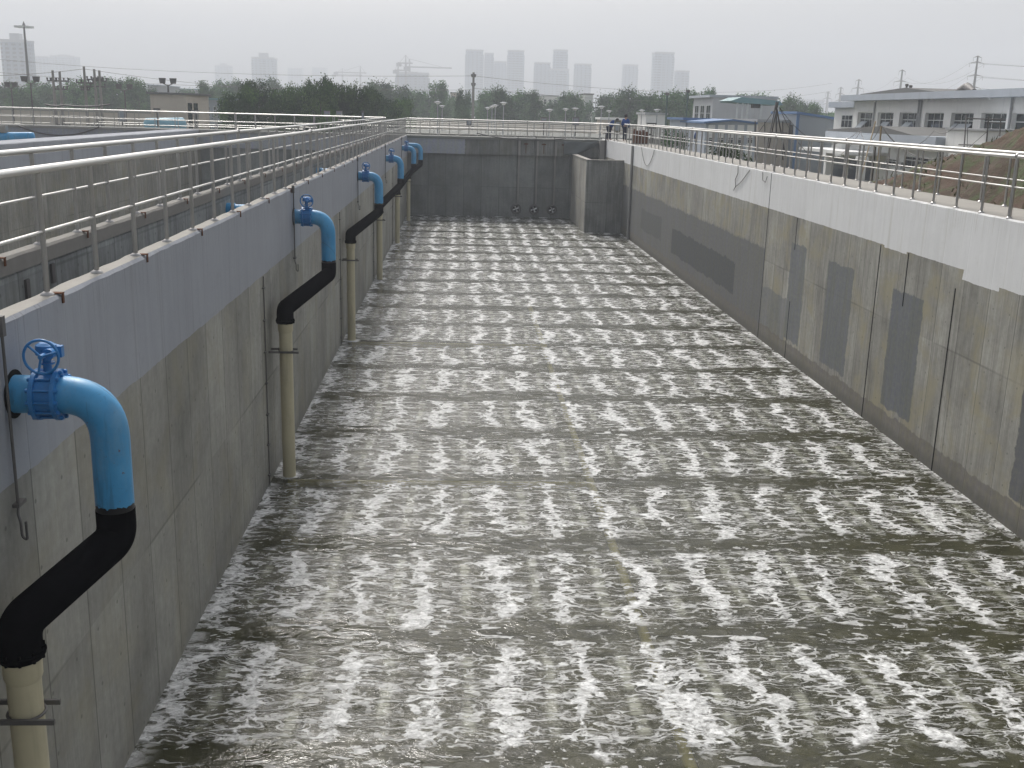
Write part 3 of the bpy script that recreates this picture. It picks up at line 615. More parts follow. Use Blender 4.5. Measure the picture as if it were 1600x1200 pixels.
# ================================================================= RAILINGS
def post_mesh(h, big=False):
    r = .026 if not big else .036
    m = MB().tube([(0, 0, 0.0), (0, 0, h-.02)], r, 10).tube([(0, 0, 0.0), (0, 0, .012), (0, 0, .03)], [.062, .058, .03], 14)
    if big:
        m.tube([(0, 0, h-.03), (0, 0, h+.0), (0, 0, h+.03), (0, 0, h+.055), (0, 0, h+.062)], [.036, .055, .055, .035, .008], 12)
    return m
def railing(path, z, spacing, label, start=0.0, h=1.1, big_every=10, first=6, rust=(), mid=True, rr=.036, posts=True):
    root = empty('railing', (path[0][0], path[0][1], z), label=label, cat='railing', group='steel railings around the basins'); O = Vector(root.location)
    P3 = [Vector((x, y, z)) for x, y in path]
    loc = [p-O for p in P3]
    MB().tube(bend([p+Vector((0, 0, h)) for p in loc], .35, 5), rr, 12).build('handrail', m_steel, root)
    if mid: MB().tube(bend([p+Vector((0, 0, .56)) for p in loc], .35, 5), .016, 8).build('middle_rail', m_steel, root)
    if not posts: return root
    lens = [(P3[i+1]-P3[i]).length for i in range(len(P3)-1)]; tot = sum(lens)
    pa = post_mesh(h).build('post', m_steel_post, root); pb = post_mesh(h, True).build('post', m_steel_post, root)
    d = start; i = 0; ua = ub = False; pl = MB(); anyr = False
    while d < tot and i < 99:
        q = d; k = 0
        while k < len(lens)-1 and q > lens[k]: q -= lens[k]; k += 1
        p = P3[k].lerp(P3[k+1], q/lens[k]) - O
        if i % big_every == first:
            o = pb if not ub else pb.copy(); 
            if ub: COL.objects.link(o)
            ub = True
        else:
            o = pa if not ua else pa.copy()
            if ua: COL.objects.link(o)
            ua = True
        o.location = p; o.rotation_euler.z = R.uniform(0, 3)
        if rust and i % 2 == 0:
            sx = rust[0]
            MB().box(sx*.02, sx*.115, .025, .10, .002, .012).box(sx*.103, sx*.115, .05, .09, -.085, .002).build('anchor_plate', m_rust, o).rotation_euler.z = -o.rotation_euler.z
        d += spacing; i += 1
    if not ub: bpy.data.objects.remove(pb)
    return root
railing([(XL-.1, 4.2), (XL-.1, YF+.2)], 0, 1.33, 'steel railing on top of the left basin wall, above the blue pipes', start=0.02, rust=(1,), first=17, big_every=18)
railing([(-5.05, 3.4), (-5.05, YF+.2)], 0, 1.33, 'second steel railing left of the narrow channel, behind the nearest left railing', start=.3, rust=(1,), first=16, big_every=17)
railing([(XR+.06, 12.6), (XR+.06, 61.5), (XR+.06, 66)], .06, 1.07, 'steel railing along the water side of the right walkway', start=0.0, first=6, big_every=14)
railing([(XR+1.44, 14), (XR+1.44, 66.5)], .06, 1.07, 'steel railing along the outer side of the right walkway, beside the soil mound', start=.4)
railing([(XL-.1, YF+.05), (6.3, YF+.05), (9.2, YF-1.2), (10.0, YF-3.5), (10.06, YF-6)], 0, 1.33, 'steel railing on the near side of the far cross walkway, above the end wall', start=.3)
railing([(XL, YF+2.2), (11.2, YF+2.2)], 0, 1.33, 'steel railing on the far side of the cross walkway behind the end wall', start=.8)
railing([(-50, YF-.0), (-5.2, YF-.0)], 0, 1.33, 'steel railing above the violet grey end wall of the left basins', start=.3)
railing([(-56, YF+2.3), (-5.2, YF+2.3)], 0, 1.33, 'steel railing on the far side of the cross walkway behind the left basins', start=.6)
railing([(-60, 96), (-31, 96)], -.2, 1.6, 'short distant railing at the left edge in front of the utility poles', start=.6)

# ================================================================= STRUCTURES BEYOND THE CROSS WALKWAY
def slab_block(x0, x1, y0, y1, ztop, label, mat=m_conc, edge=True):
    t = empty('settling_tank', ((x0+x1)/2, y0, -3.5), label=label, cat='tank'); O = Vector(t.location)
    wpart(MB().box(x0, x1, y0, y1, -3.6, ztop-.15), 'tank_wall', mat, t, O)
    wpart(MB().box(x0-.15, x1+.15, y0-.15, y1+.15, ztop-.15, ztop), 'tank_deck', m_walk, t, O)
    for yy in (y0, y1):
        for zz, rr in ((1.0, .03), (.5, .015)): wpart(MB().tube([(x0, yy, ztop+zz), (x1, yy, ztop+zz)], rr, 6), 'deck_rail', m_steel, t, O)
    m = MB(); n_ = int((x1-x0)/2)
    for i in range(n_+1):
        for yy in (y0, y1): m.tube([(x0+(x1-x0)*i/n_, yy, ztop), (x0+(x1-x0)*i/n_, yy, ztop+1)], .022, 5)
    o = wpart(m, 'rail_posts', m_steel_post, t, O); o['kind'] = 'stuff'
slab_block(-8, 16, 84, 100, -.55, 'low concrete tank with railed deck just behind the far cross walkway', plaster('pink_grey_render', (.36, .32, .31)))
slab_block(-12, 22, 108, 128, -.5, 'second low concrete tank farther behind the cross walkway', plaster('grey_render', (.33, .32, .31)))
slab_block(-70, -34, 86, 92, -1.2, 'pinkish concrete tank behind the left railings under the utility poles', plaster('pink_grey_render2', (.38, .33, .32)))
slab_block(-30, -12, 84, 92, -1.0, 'low concrete tank behind the left railings before the dark trees', plaster('grey_render2', (.34, .33, .31)))
bw = empty('boundary_wall', (0, 150, -3.5), label='long low beige boundary wall below the hazy trees', cat='wall')
wpart(MB().box(-110, 30, 150, 150.4, -3.5, .2), 'wall_body', m_cream, bw, (0, 150, -3.5))
wpart(MB().box(-110, 30, 149.9, 150.5, .2, .35), 'coping', m_conc, bw, (0, 150, -3.5))

# clutter standing on / behind the far walkway
def control_box(px, py0, py1, w, Y, label, col, mat=None):
    a = onY(px, py0, Y); b = onY(px, py1, Y); O = Vector((a.x, Y, 0.0))
    g = empty('control_box', O, label=label, cat='control box'); mt = mat or simple('box_paint', col, .5)
    wpart(MB().box(a.x-w/2, a.x+w/2, Y-.15, Y+.15, b.z, a.z-.03), 'cabinet', mt, g, O)
    wpart(MB().box(a.x-w/2-.03, a.x+w/2+.03, Y-.2, Y+.18, a.z-.03, a.z), 'rain_cap', m_roof, g, O)
    wpart(MB().box(a.x-.035, a.x+.035, Y-.03, Y+.03, 0, b.z), 'post', m_rod, g, O)
    wpart(MB().box(a.x-w*.35, a.x+w*.35, Y-.17, Y-.15, b.z+.08, a.z-.1), 'door', m_panel, g, O)
control_box(1018, 192, 201, .55, 66, 'dark green control box on a post right of the standing man', (.06, .09, .08))
control_box(965, 188, 206, .38, 72.5, 'olive control box on a post just left of the standing man', (.13, .12, .07))
control_box(733, 186, 196, .4, 86, 'small dark control box behind the far walkway near the concrete pole', (.06, .06, .06))
control_box(900, 183, 196, .5, 85, 'grey control box behind the far walkway left of the standing man', (.2, .2, .2))
control_box(850, 183, 190, .5, 85, 'small grey control box in the middle behind the far walkway', (.25, .24, .22))
control_box(190, 169, 190, .5, 80, 'grey control box behind the left railings near the utility poles', (.28, .27, .27))
control_box(245, 169, 176, .4, 80, 'dark control box in front of the light blue tank', (.1, .09, .09))
control_box(305, 172, 178, .5, 80, 'grey control box at the right end of the beige pump house', (.3, .29, .29))
control_box(511, 173, 180, .4, 78, 'left one of two small boxes in front of the dark trees', (.33, .32, .31))
control_box(530, 173, 180, .4, 78, 'right one of two small boxes in front of the dark trees', (.33, .32, .31))
control_box(567, 173, 192, .12, 60, 'slim dark post box between the left railings near their far end', (.1, .1, .1))
p = onZ(1000, 225, .06); g = empty('pipe_coil_rack', p, label='rusty orange machine with a curved hose on the right walkway', cat='machine')
m = MB().box(-.42, -.02, -.2, .2, .05, .78).box(.04, .42, -.2, .2, .05, .72)
m.build('body', m_rust, g); MB().tube(bend([(.4, 0, .1), (.42, 0, .55), (.7, 0, .6), (.72, 0, .1)], .15, 6), .05, 8).build('hose', m_rod, g)
MB().box(-.5, .5, -.25, .25, 0, .05).build('skid', m_rod, g); MB().box(-.4, -.3, -.22, .22, .78, .86).box(.1, .2, -.22, .22, .72, .82).build('lifting_lug', m_rust, g)
p = onZ(1030, 222, .06)

# ---- people
def person(px, pyh, pyf, Y, zfoot, label, helmet=False, pose='stand', rz=0.0, H=1.68):
    a = onY(px, pyf, Y); root = empty('person', (a.x, Y, zfoot), rz, label, 'person')
    s = H/1.7; bent = pose == 'bend'
    hip = Vector((0, 0, .92)); 
    if bent: chest = Vector((0, -.28, 1.18)); neck = Vector((0, -.42, 1.30)); head = Vector((0, -.55, 1.36))
    else: chest = Vector((0, -.02, 1.25)); neck = Vector((0, 0, 1.44)); head = Vector((0, -.02, 1.58))
    V = [hip, chest, neck, head, head+Vector((0, -.02 if not bent else -.08, .10))]; E = [(0, 1), (1, 2), (2, 3), (3, 4)]; RR = [.155, .165, .06, .095, .075]
    def limb(base, pts, rs):
        i0 = base
        for p_, r_ in zip(pts, rs): V.append(Vector(p_)); RR.append(r_); E.append((i0, len(V)-1)); i0 = len(V)-1
        return i0
    for sd in (-1, 1):
        fy = -.12*sd
        k = limb(0, [(.09*sd, 0, .86), (.10*sd, fy*.5, .48), (.11*sd, fy*.6+.02, .09)], [.10, .065, .045]); limb(k, [(.12*sd, fy*.6-.13, .04)], [.04])
        sh = chest+Vector((.17*sd, 0, .12))
        if bent: pts = [sh, sh+Vector((.05*sd, -.12, -.26)), sh+Vector((.02*sd, -.22, -.48))]
        else: pts = [sh, sh+Vector((.08*sd, .02, -.28)), sh+Vector((.03*sd, -.16, -.46))]
        k = limb(1, pts, [.07, .05, .035]); hand = V[k]
        for q in range(4): limb(k, [hand+Vector((.012*(q-1.5), -.03, -.06)), hand+Vector((.014*(q-1.5), -.045, -.10))], [.011, .008])
        limb(k, [hand+Vector((-.03*sd, -.04, -.04))], [.011])
    me = bpy.data.meshes.new('person'); me.from_pydata([v*s for v in V], E, []); me.materials.append(m_skin)
    o = bpy.data.objects.new('body', me); COL.objects.link(o); o.parent = root
    sk = o.modifiers.new('skin', 'SKIN'); 
    for i, r_ in enumerate([q_*(.66 if j_ < 2 else .8 if j_ in (5, 6, 18, 19, 9, 22) else 1) for j_, q_ in enumerate(RR)]): me.skin_vertices[0].data[i].radius = (r_*s, r_*s)
    me.skin_vertices[0].data[0].use_root = True
    ss_ = o.modifiers.new('sub', 'SUBSURF'); ss_.levels = 1; ss_.render_levels = 2
    # clothing: torso + sleeves, trousers
    def cloth(name, idx, mat, grow):
        mp = {j: i for i, j in enumerate(idx)}; ee = [(mp[a], mp[b]) for a, b in E if a in mp and b in mp]
        m2 = bpy.data.meshes.new(name); m2.from_pydata([V[j]*s for j in idx], ee, []); m2.materials.append(mat)
        c = bpy.data.objects.new(name, m2); COL.objects.link(c); c.parent = root; c.modifiers.new('skin', 'SKIN')
        for i, j in enumerate(idx): m2.skin_vertices[0].data[i].radius = ((RR[j]+grow)*s, (RR[j]+grow)*s)
        m2.skin_vertices[0].data[0].use_root = True
        u = c.modifiers.new('sub', 'SUBSURF'); u.levels = 1; u.render_levels = 2
    # vertex order: 0..4 trunk, then per side 4 leg, 3 arm, 8+1 fingers
    L0 = 5; A0 = 9; L1 = 5+4+3+9; A1 = L1+4
    cloth('jacket', [0, 1, A0, A0+1, A0+2, A1, A1+1, A1+2], m_shirt, .022)
    cloth('trousers', [0, L0, L0+1, L0+2, L1, L1+1, L1+2], m_trs, .018)
    hc = (head+Vector((0, .02, .07)))*s
    hm = MB(); vs = []; nn = 12
    for j in range(5):
        ph0 = j/4
        for i in range(nn): a_ = 2*math.pi*i/nn; ph = math.pi/2*ph0 - (0 if helmet else (1-ph0)*.95*max(0, math.sin(a_)*.5+.5)); rr_ = .118*s; vs.append(hc+Vector((rr_*math.cos(a_)*math.cos(ph), rr_*1.08*math.sin(a_)*math.cos(ph), rr_*1.05*math.sin(ph)-.02)))
    fs = [(j*nn+i, j*nn+(i+1) % nn, (j+1)*nn+(i+1) % nn, (j+1)*nn+i) for j in range(4) for i in range(nn)]
    hm.add(vs, fs, True)
    if helmet: hm.torus(hc+Vector((0, 0, -.02)), (0, 0, 1), .13*s, .012)
    hm.build('helmet' if helmet else 'hair', m_helm if helmet else m_hair, root)
    # simple face on the -Y side
    f = head*s; fm = MB().tube([f+Vector((0, -.09, .02))*s, f+Vector((0, -.125, -.01))*s], [.012, .016], 8)
    fm.build('nose', m_skin, root)
    m3 = MB()
    for sd in (-1, 1): m3.tube([f+Vector((.035*sd, -.085, .035))*s, f+Vector((.035*sd, -.1, .035))*s], .011, 8)
    m3.tube([f+Vector((-.025, -.095, -.045))*s, f+Vector((.025, -.095, -.045))*s], .006, 6)
    m3.build('eyes_and_mouth', m_hair, root)
person(976, 184, 222, 70, .06, 'person in a blue jacket and dark trousers standing on the right walkway', rz=math.pi*.85)
person(951, 204, 221, 73.2, .0, 'person in dark blue bending down at the corner railing left of the standing man', pose='bend', rz=1.2)
person(1090, 185, 205, 88, -1.0, 'person in a white helmet half hidden behind the right railings', helmet=True, rz=2.4, H=1.75)

# ---- lamps
def mushroom_lamp(px, py, Y, label):
    t = onY(px, py, Y); g = empty('path_lamp', (t.x, Y, -3.5), label=label, cat='lamp post', group='mushroom headed path lamps'); h = t.z+3.5
    MB().tube([(0, 0, 0), (0, 0, h-.25)], [.06, .04], 8).build('pole', m_greyp, g)
    MB().tube([(0, 0, h-.28), (0, 0, h-.12)], [.12, .22], 12).build('lamp_glass', m_white, g)
    MB().tube([(0, 0, h-.12), (0, 0, h-.08), (0, 0, h)], [.36, .31, .08], 16).build('lamp_shade', m_greyp, g)
ml = [(684, 158, 100, 'mushroom lamp left of the lone concrete pole, the taller one'), (691, 164, 118, 'smaller mushroom lamp right beside the tall one left of the concrete pole'), (762, 167, 118, 'leftmost of three small mushroom lamps right of the concrete pole'), (769, 165, 116, 'middle one of three small mushroom lamps right of the concrete pole'),
      (774, 163, 112, 'rightmost of three small mushroom lamps right of the concrete pole'), (787, 159, 98, 'tall mushroom lamp between the concrete pole and the gates'), (859, 170, 100, 'mushroom lamp above the right round gate'), (884, 169, 112, 'faint mushroom lamp left of the lamp under the white building'),
      (899, 168, 105, 'mushroom lamp below the small white building'), (940, 165, 98, 'mushroom lamp left of the standing man, the taller'), (952, 172, 118, 'small mushroom lamp just left of the standing man'), (1003, 171, 112, 'mushroom lamp right of the standing man'), (1027, 170, 100, 'mushroom lamp above the dark green control box')]
for a in ml: mushroom_lamp(*a)
def flood_pole(px, pyt, pyb, Y, label, zbase=-3.5, arm=.6):
    t = onY(px, pyt, Y); g = empty('floodlight_pole', (t.x, Y, zbase), label=label, cat='floodlight'); h = t.z-zbase
    MB().tube([(0, 0, 0), (0, 0, h-.45)], [.09, .06], 8).build('pole', m_rod, g)
    MB().tube([(-arm, 0, h-.3), (0, 0, h-.55), (arm, 0, h-.3)], .04, 6).build('crossarm', m_rod, g)
    for sd in (-1, 1): MB().prism([(-.2, -.25), (.2, -.25), (.28, .2), (-.28, .2)], 'y', -.12, .12).build('lamp_head', m_rod, g, (arm*sd, 0, h-.1))
flood_pole(262, 124, 144, 95, 'twin floodlight on the roof of the beige pump house', onY(262, 144, 95).z, .45)
flood_pole(47, 121, 178, 95, 'tall twin floodlight pole in front of the hazy trees at far left', -3.5, .5)
flood_pole(17, 130, 178, 110, 'small reddish twin lamp pole at the left edge', -3.5, .35)
flood_pole(194, 133, 178, 105, 'faint lamp pole between the utility poles and the pump house', -3.5, .5)
# high mast light
t = onY(37, 37, 260); g = empty('high_mast_light', (t.x, 260, -3.5), label='very tall thin mast light with a ring of lamps before the left tower', cat='lamp mast'); h = t.z+3.5
MB().tube([(0, 0, 0), (0, 0, h)], [.42, .2], 10).build('mast', m_rod, g)
MB().torus((0, 0, h-.6), (0, 0, 1), 1.1, .12).tube([(0, 0, h-.4), (0, 0, h+.5)], [.4, .05], 8).build('lamp_ring', m_rod, g)
for q in range(8):
    a = q*math.pi/4; MB().box(-.45, .45, -.3, .3, -.2, .2).build('lamp_head', m_frame, g, (1.7*math.cos(a), 1.7*math.sin(a), h-.7))
# utility poles
def util_pole(px, pyt, Y, label, arms, transformer=False, lean=0.0, r=.17):
    t = onY(px, pyt, Y); g = empty('utility_pole', (t.x, Y, -3.5), label=label, cat='utility pole', group=None); h = t.z+3.5
    MB().tube([(0, 0, 0), (lean, 0, h)], [r, r*.6], 10).build('pole', m_conc, g)
    for dz, w_ in arms:
        a = MB().box(-w_, w_, -.05, .05, h-dz-.06, h-dz+.06).build('crossarm', m_rod, g)
        for q in (-1, -.45, .45, 1): MB().tube([(q*w_*.95, 0, h-dz+.05), (q*w_*.95, 0, h-dz+.28)], [.05, .09], 6).build('insulator', m_rod, a)
    if transformer:
        MB().box(-.9, .9, -.4, .4, 1.9, 2.0).box(-.5, .5, -.35, .35, 2.0, 3.1).build('transformer', m_rod, g)
    return Vector((t.x, Y, t.z))
U1 = util_pole(82, 110, 100, 'left pole of the left pair of utility poles', [(.9, .55)]); U2 = util_pole(93, 112, 100, 'right pole of the left pair of utility poles', [(.8, .75), (1.5, .6)], True)
U3 = util_pole(131, 104, 100, 'leftmost pole of the right group of utility poles, tallest', [(1.4, .75), (2.0, .4)]); U4 = util_pole(147, 108, 100, 'middle pole of the right group of three utility poles', [(.9, .7), (1.5, .9)], True); U5 = util_pole(155, 110, 100, 'right pole of the right group of three utility poles', [(.9, .6)])
U6 = util_pole(740, 113, 130, 'lone dark utility pole standing behind the far walkway', [(.5, .25), (1.5, .22)], r=.22)
def wires(name, label, segs, r=.02):
    m = MB()
    for a, b, s_ in segs: m.tube(sag(a, b, s_, 24), r, 4, False)
    tag(m.build(name, m_rod), label, 'power line')
wires('power_line', 'power lines running from the lone pole across the hazy towers', [(U6+Vector((0, 0, -.4)), onY(-200, 70, 190), 1.5), (U6+Vector((0, 0, -2)), onY(-200, 90, 190), 1.5), (U6+Vector((0, 0, -.4)), onY(1300, 130, 260), 2), (U6+Vector((0, 0, -1.8)), onY(1300, 142, 260), 2)], .018)
wires('power_line', 'power line from the left utility poles over the pump house', [(U3+Vector((0, 0, -.2)), onY(600, 128, 210), 1.5), (U3+Vector((0, 0, -.2)), onY(-200, 112, 100), .5), (U1+Vector((0, 0, -.9)), U5+Vector((0, 0, -1)), .4), (U1+Vector((0, 0, -1)), onY(-100, 124, 100), .5)], .016)
wires('cable_bundle', 'dark cable bundle along the top of the pinkish tank behind the left railings', [(onY(70, 163, 95), onY(100, 164, 95), .1), (onY(100, 164, 95), onY(172, 163, 95), .15)], .07)

# ---- pump house and its neighbours (far left)
def window(mb_list, parent, O, p0, p1, nv=3, split=.62, depth_axis='x', thick=.12, hinge=None, name='window'):
    """window in a wall plane: p0,p1 opposite corners; frame mesh with a glass child, mullions and a transom"""
    p0, p1 = Vector(p0), Vector(p1)
    if depth_axis == 'x': u0, u1, X = min(p0.y, p1.y), max(p0.y, p1.y), p0.x
    else: u0, u1, X = min(p0.x, p1.x), max(p0.x, p1.x), p0.y
    z0, z1 = min(p0.z, p1.z), max(p0.z, p1.z); t = .035
    def bx(m, a, b, c, d, e=0.0, f=thick):
        if depth_axis == 'x': m.box(X-f, X+e, a, b, c, d)
        else: m.box(a, b, X-f, X+e, c, d)
        return m
    fr = MB(); bx(fr, u0, u1, z0, z0+t*1.6); bx(fr, u0, u1, z1-t*1.6, z1); bx(fr, u0, u0+t, z0+t*1.6, z1-t*1.6); bx(fr, u1-t, u1, z0+t*1.6, z1-t*1.6)
    zt = z0+(z1-z0)*split; bx(fr, u0+t, u1-t, zt-t*.7, zt+t*.7, -.03, .06)
    for i in range(1, nv): uu = u0+(u1-u0)*i/nv; bx(fr, uu-t*.5, uu+t*.5, z0+t*1.6, z1-t*1.6, -.033, .057)
    w_ = wpart(fr, name, m_frame, parent, O)
    g_ = MB(); bx(g_, u0+.01, u1-.01, z0+.01, z1-.01, .004, .016); g_.build('pane', m_glass, w_)
    return w_
a, b = onY(234, 144, 95), onY(290, 144, 95); O = Vector((a.x, 95, -3.5))
ph = empty('pump_house', O, label='beige flat roofed pump house with two dark doors behind the left railings', cat='building')
bx_ = onY(309, 146, 99).x
wpart(MB().prism([(a.x, 95), (b.x, 95), (bx_, 99), (bx_-.2, 104), (a.x+.6, 104)], 'z', -3.5, a.z-.15), 'wall', m_cream, ph, O)
wpart(MB().prism([(a.x-.25, 94.8), (b.x+.05, 94.8), (bx_+.3, 98.9), (bx_, 104.3), (a.x+.4, 104.3)], 'z', a.z-.15, a.z+.02), 'roof', m_roof, ph, O)
for (q0, q1) in ((.12, .45), (.6, .93)):
    A = Vector((b.x, 95, 0)).lerp(Vector((bx_, 99, 0)), q0); B = Vector((b.x, 95, 0)).lerp(Vector((bx_, 99, 0)), q1); nrm = Vector((.69, -.72, 0))*.05
    zt = onY(295, 161, 96).z
    wpart(MB().add([(A+nrm).to_tuple()[:2]+(-3.4,), (B+nrm).to_tuple()[:2]+(-3.4,), (B+nrm).to_tuple()[:2]+(zt,), (A+nrm).to_tuple()[:2]+(zt,), (A-nrm).to_tuple()[:2]+(-3.4,), (B-nrm).to_tuple()[:2]+(-3.4,), (B-nrm).to_tuple()[:2]+(zt,), (A-nrm).to_tuple()[:2]+(zt,)],
          [(0, 1, 2, 3), (4, 7, 6, 5), (0, 3, 7, 4), (1, 5, 6, 2), (3, 2, 6, 7), (0, 4, 5, 1)]), 'door', m_glass, ph, O)
a, b = onY(216, 177, 88), onY(288, 176, 90)
tk = empty('storage_tank', (a.x, 88, -3.5), label='light blue lying tank with rounded ends in front of the pump house', cat='tank'); O = Vector(tk.location)
m_lb = simple('light_blue_paint', (.18, .36, .44), .5)
a2 = Vector((a.x+.6, 88, -.15)); b2 = Vector((b.x, 89.5, -.05))
wpart(MB().tube([a2.lerp(b2, -.06), a2.lerp(b2, -.04), a2, b2, a2.lerp(b2, 1.05), a2.lerp(b2, 1.08)], [.15, .45, .62, .62, .4, .15], 20), 'shell', m_lb, tk, O)
wpart(MB().box(a.x-.4, a.x+1.4, 87.3, 88.6, -2.2, -.35), 'tank_base', m_lb, tk, O)
wpart(MB().box(a.x+1.5, a.x+1.8, 87.6, 88.5, -3.5, -.6).box(b.x-1.2, b.x-.9, 88.6, 89.8, -3.5, -.6), 'support', m_conc, tk, O)
def hut(px0, px1, pyt, pyb, Y, depth, label, mat, roofmat, zb=-3.5, cat='building', parapet=.25, wins=0):
    a, b = onY(px0, pyt, Y), onY(px1, pyt, Y); O = Vector((a.x, Y, zb)); zt = (a.z+b.z)/2
    g = empty('building', O, label=label, cat=cat)
    wpart(MB().box(a.x, b.x, Y, Y+depth, zb, zt-parapet), 'wall', mat, g, O)
    wpart(MB().box(a.x-.2, b.x+.2, Y-.2, Y+depth+.2, zt-parapet, zt), 'roof', roofmat, g, O)
    for i in range(wins):
        u0 = a.x+(b.x-a.x)*(i+.25)/wins; u1 = a.x+(b.x-a.x)*(i+.75)/wins
        window(None, g, O, (u0, Y, zt-1.0), (u1, Y, zt-2.3), 2, .6, 'y', .04)
    return g
hut(308, 352, 153, 175, 140, 12, 'low teal roofed building left of the dark trees', m_panel, m_teal, wins=4)
hut(230, 246, 132, 150, 260, 20, 'hazy grey block behind the pump house', m_greyp, m_fascia)
hut(240, 312, 138, 150, 300, 30, 'long hazy building behind the pump house', m_greyp, m_teal, wins=8)
hut(914, 927, 146, 165, 240, 10, 'narrow white building between the hazy trees', m_white, m_roof)
hut(848, 872, 149, 165, 280, 20, 'small white building in front of the middle towers', m_white, m_greyp, wins=3)
hut(704, 720, 144, 160, 300, 20, 'faint pink grey building left of the lone utility pole', m_cream, m_greyp, wins=2)
hut(1010, 1041, 176, 190, 128, 6, 'small white hut with a panel front behind the green control box', m_white, m_greyp)
hut(943, 975, 184, 200, 126, 6, 'low white roofed shed left of the standing man', m_cream, m_white)

# ---- buildings on the right
# main white building
X0, Y0, Y1 = 30.0, 46.0, 81.9; O = Vector((X0, Y1, -3.5))
mb = empty('building', O, label='large two storey white building with blue grey eaves and a row of upper windows', cat='building')
wins = [(57.9, 54.6, 3), (61.45, 58.55, 3), (65.3, 62.4, 3), (69.06, 66.33, 3), (73.16, 70.23, 3), (77.05, 74.2, 3), (80.96, 78.07, 3), (53.4, 50.6, 3)]
zs0, zs1 = 1.15, 2.38
# wall built in courses so the openings are real
mw = MB().box(X0, X0+9, Y0, Y1, -3.5, zs0).box(X0, X0+9, Y0, Y1, zs1, 3.2)
ed = sorted(wins, key=lambda w_: w_[1]); cur = Y0
for (ya, yb, _) in ed: mw.box(X0, X0+.35, cur, yb, zs0, zs1); cur = ya
mw.box(X0, X0+.35, cur, Y1, zs0, zs1).box(X0+.8, X0+9, Y0, Y1, zs0, zs1)
wpart(mw, 'wall', m_white, mb, O)
for (ya, yb, nv) in ed: window(None, mb, O, (X0+.25, ya, zs1), (X0+.25, yb, zs0), nv, .62, 'x', .06)
wpart(MB().box(X0-.9, X0+9.5, Y0, Y1+.6, 3.2, 3.62), 'eaves', m_fascia, mb, O)
wpart(MB().prism([(68, 3.62), (Y1+.5, 3.62), (Y1+.3, 3.75), (74, 4.05)], 'x', X0+.5, X0+8), 'roof', m_roof, mb, O)
for yy in (69.7, 70.0, 77.6, 61.9-3.9): wpart(MB().tube([(X0-.09, yy, 1.1), (X0-.09, yy, 3.2)], .07, 8), 'downspout', m_greyp, mb, O)
for yy in (56, 60, 64, 68, 72.5, 77): wpart(MB().box(X0-.45, X0-.3, yy-.08, yy+.08, 3.08, 3.2), 'eaves_lamp', m_white, mb, O)
for i, (yy, a_, w_) in enumerate(((79.5, .5, 1.1), (75.3, .25, 1.2), (71.4, .6, 1.1), (63.6, .45, 2.2))):   # top hung sashes swung open
    m = MB(); zz = 1.75
    m.add([(X0-.02, yy-w_/2, zz), (X0-.02, yy+w_/2, zz), (X0-.02-.75*math.sin(a_+.5), yy+w_/2, zz-.62), (X0-.02-.75*math.sin(a_+.5), yy-w_/2, zz-.62), (X0+.0, yy-w_/2, zz-.04), (X0+.0, yy+w_/2, zz-.04), (X0+.02-.75*math.sin(a_+.5), yy+w_/2, zz-.66), (X0+.02-.75*math.sin(a_+.5), yy-w_/2, zz-.66)],
          [(0, 1, 2, 3), (4, 7, 6, 5), (0, 3, 7, 4), (1, 5, 6, 2), (3, 2, 6, 7), (0, 4, 5, 1)])
    wpart(m, 'open_sash', m_panel, mb, O)
for (px, py) in ((1417, 133), (1423, 135)): 
    q = onX(px, py, X0+3); wpart(MB().tube([(q.x, q.y, 3.5), (q.x, q.y, q.z)], .07, 6).tube([(q.x-.1, q.y, q.z), (q.x+.1, q.y, q.z)], .1, 6), 'roof_vent', m_rod, mb, O)
q = onX(1510, 143, X0+2); wpart(MB().tube([(q.x, q.y-1.0, 3.7), (q.x, q.y, 4.0), (q.x, q.y+1.2, 3.8)], [.2, .3, .15], 8), 'roof_duct', m_rod, mb, O)
# smaller part of it farther back
a = onX(1306, 158, 30.6); b = onX(1331, 158, 30.6); O = Vector((30.6, b.y, -3.5))
sb = empty('building', O, label='smaller white block adjoining the far end of the large white building', cat='building')
wpart(MB().box(30.6, 38, 82.6, a.y, -3.5, 2.75), 'wall', m_white, sb, O); wpart(MB().box(30.2, 38.3, 82.6, a.y+.5, 2.75, 3.2), 'eaves', m_fascia, sb, O)
window(None, sb, O, (30.6, 83.6, 2.2), (30.6, 86.0, 1.2), 3, .6, 'x', .05)
# annex with porch
X2, Ya, Yb = 25.5, 57.0, 74.7; O = Vector((X2, Yb, -3.5))
an = empty('building', O, label='single storey white annex with a shallow gable in front of the large white building', cat='building')
wpart(MB().box(X2+.9, X0-.1, Ya, Yb-1, -3.5, .45), 'wall', m_white, an, O)
wpart(MB().box(X2, X0-.1, Ya, Yb, .5, 1.02), 'eaves', m_fascia, an, O)
wpart(MB().prism([(Ya+3, 1.03), (Yb, 1.03), (Yb-.2, 1.12), (65.2, 1.48)], 'x', X2+.1, X0-.1), 'gable_roof', m_roof, an, O)
for (px0, px1, py0, py1, nm, nv) in ((1303, 1317, 243, 285, 'door', 1), (1328, 1337, 245, 285, 'door', 1), (1350, 1362, 248, 285, 'door', 1), (1386, 1404, 247, 262, 'window', 2), (1415, 1450, 243, 268, 'window', 3)):
    A = onX(px0, py0, X2+.9); B = onX(px1, py1, X2+.9); window(None, an, O, A, B, nv, .7, 'x', .05, name=nm)
A = onX(1284, 232, X2); B = onX(1365, 236, X2)
wpart(MB().box(X2-1.6, X2+.88, B.y, A.y, -.32, -.12), 'porch_roof', m_white, an, O)
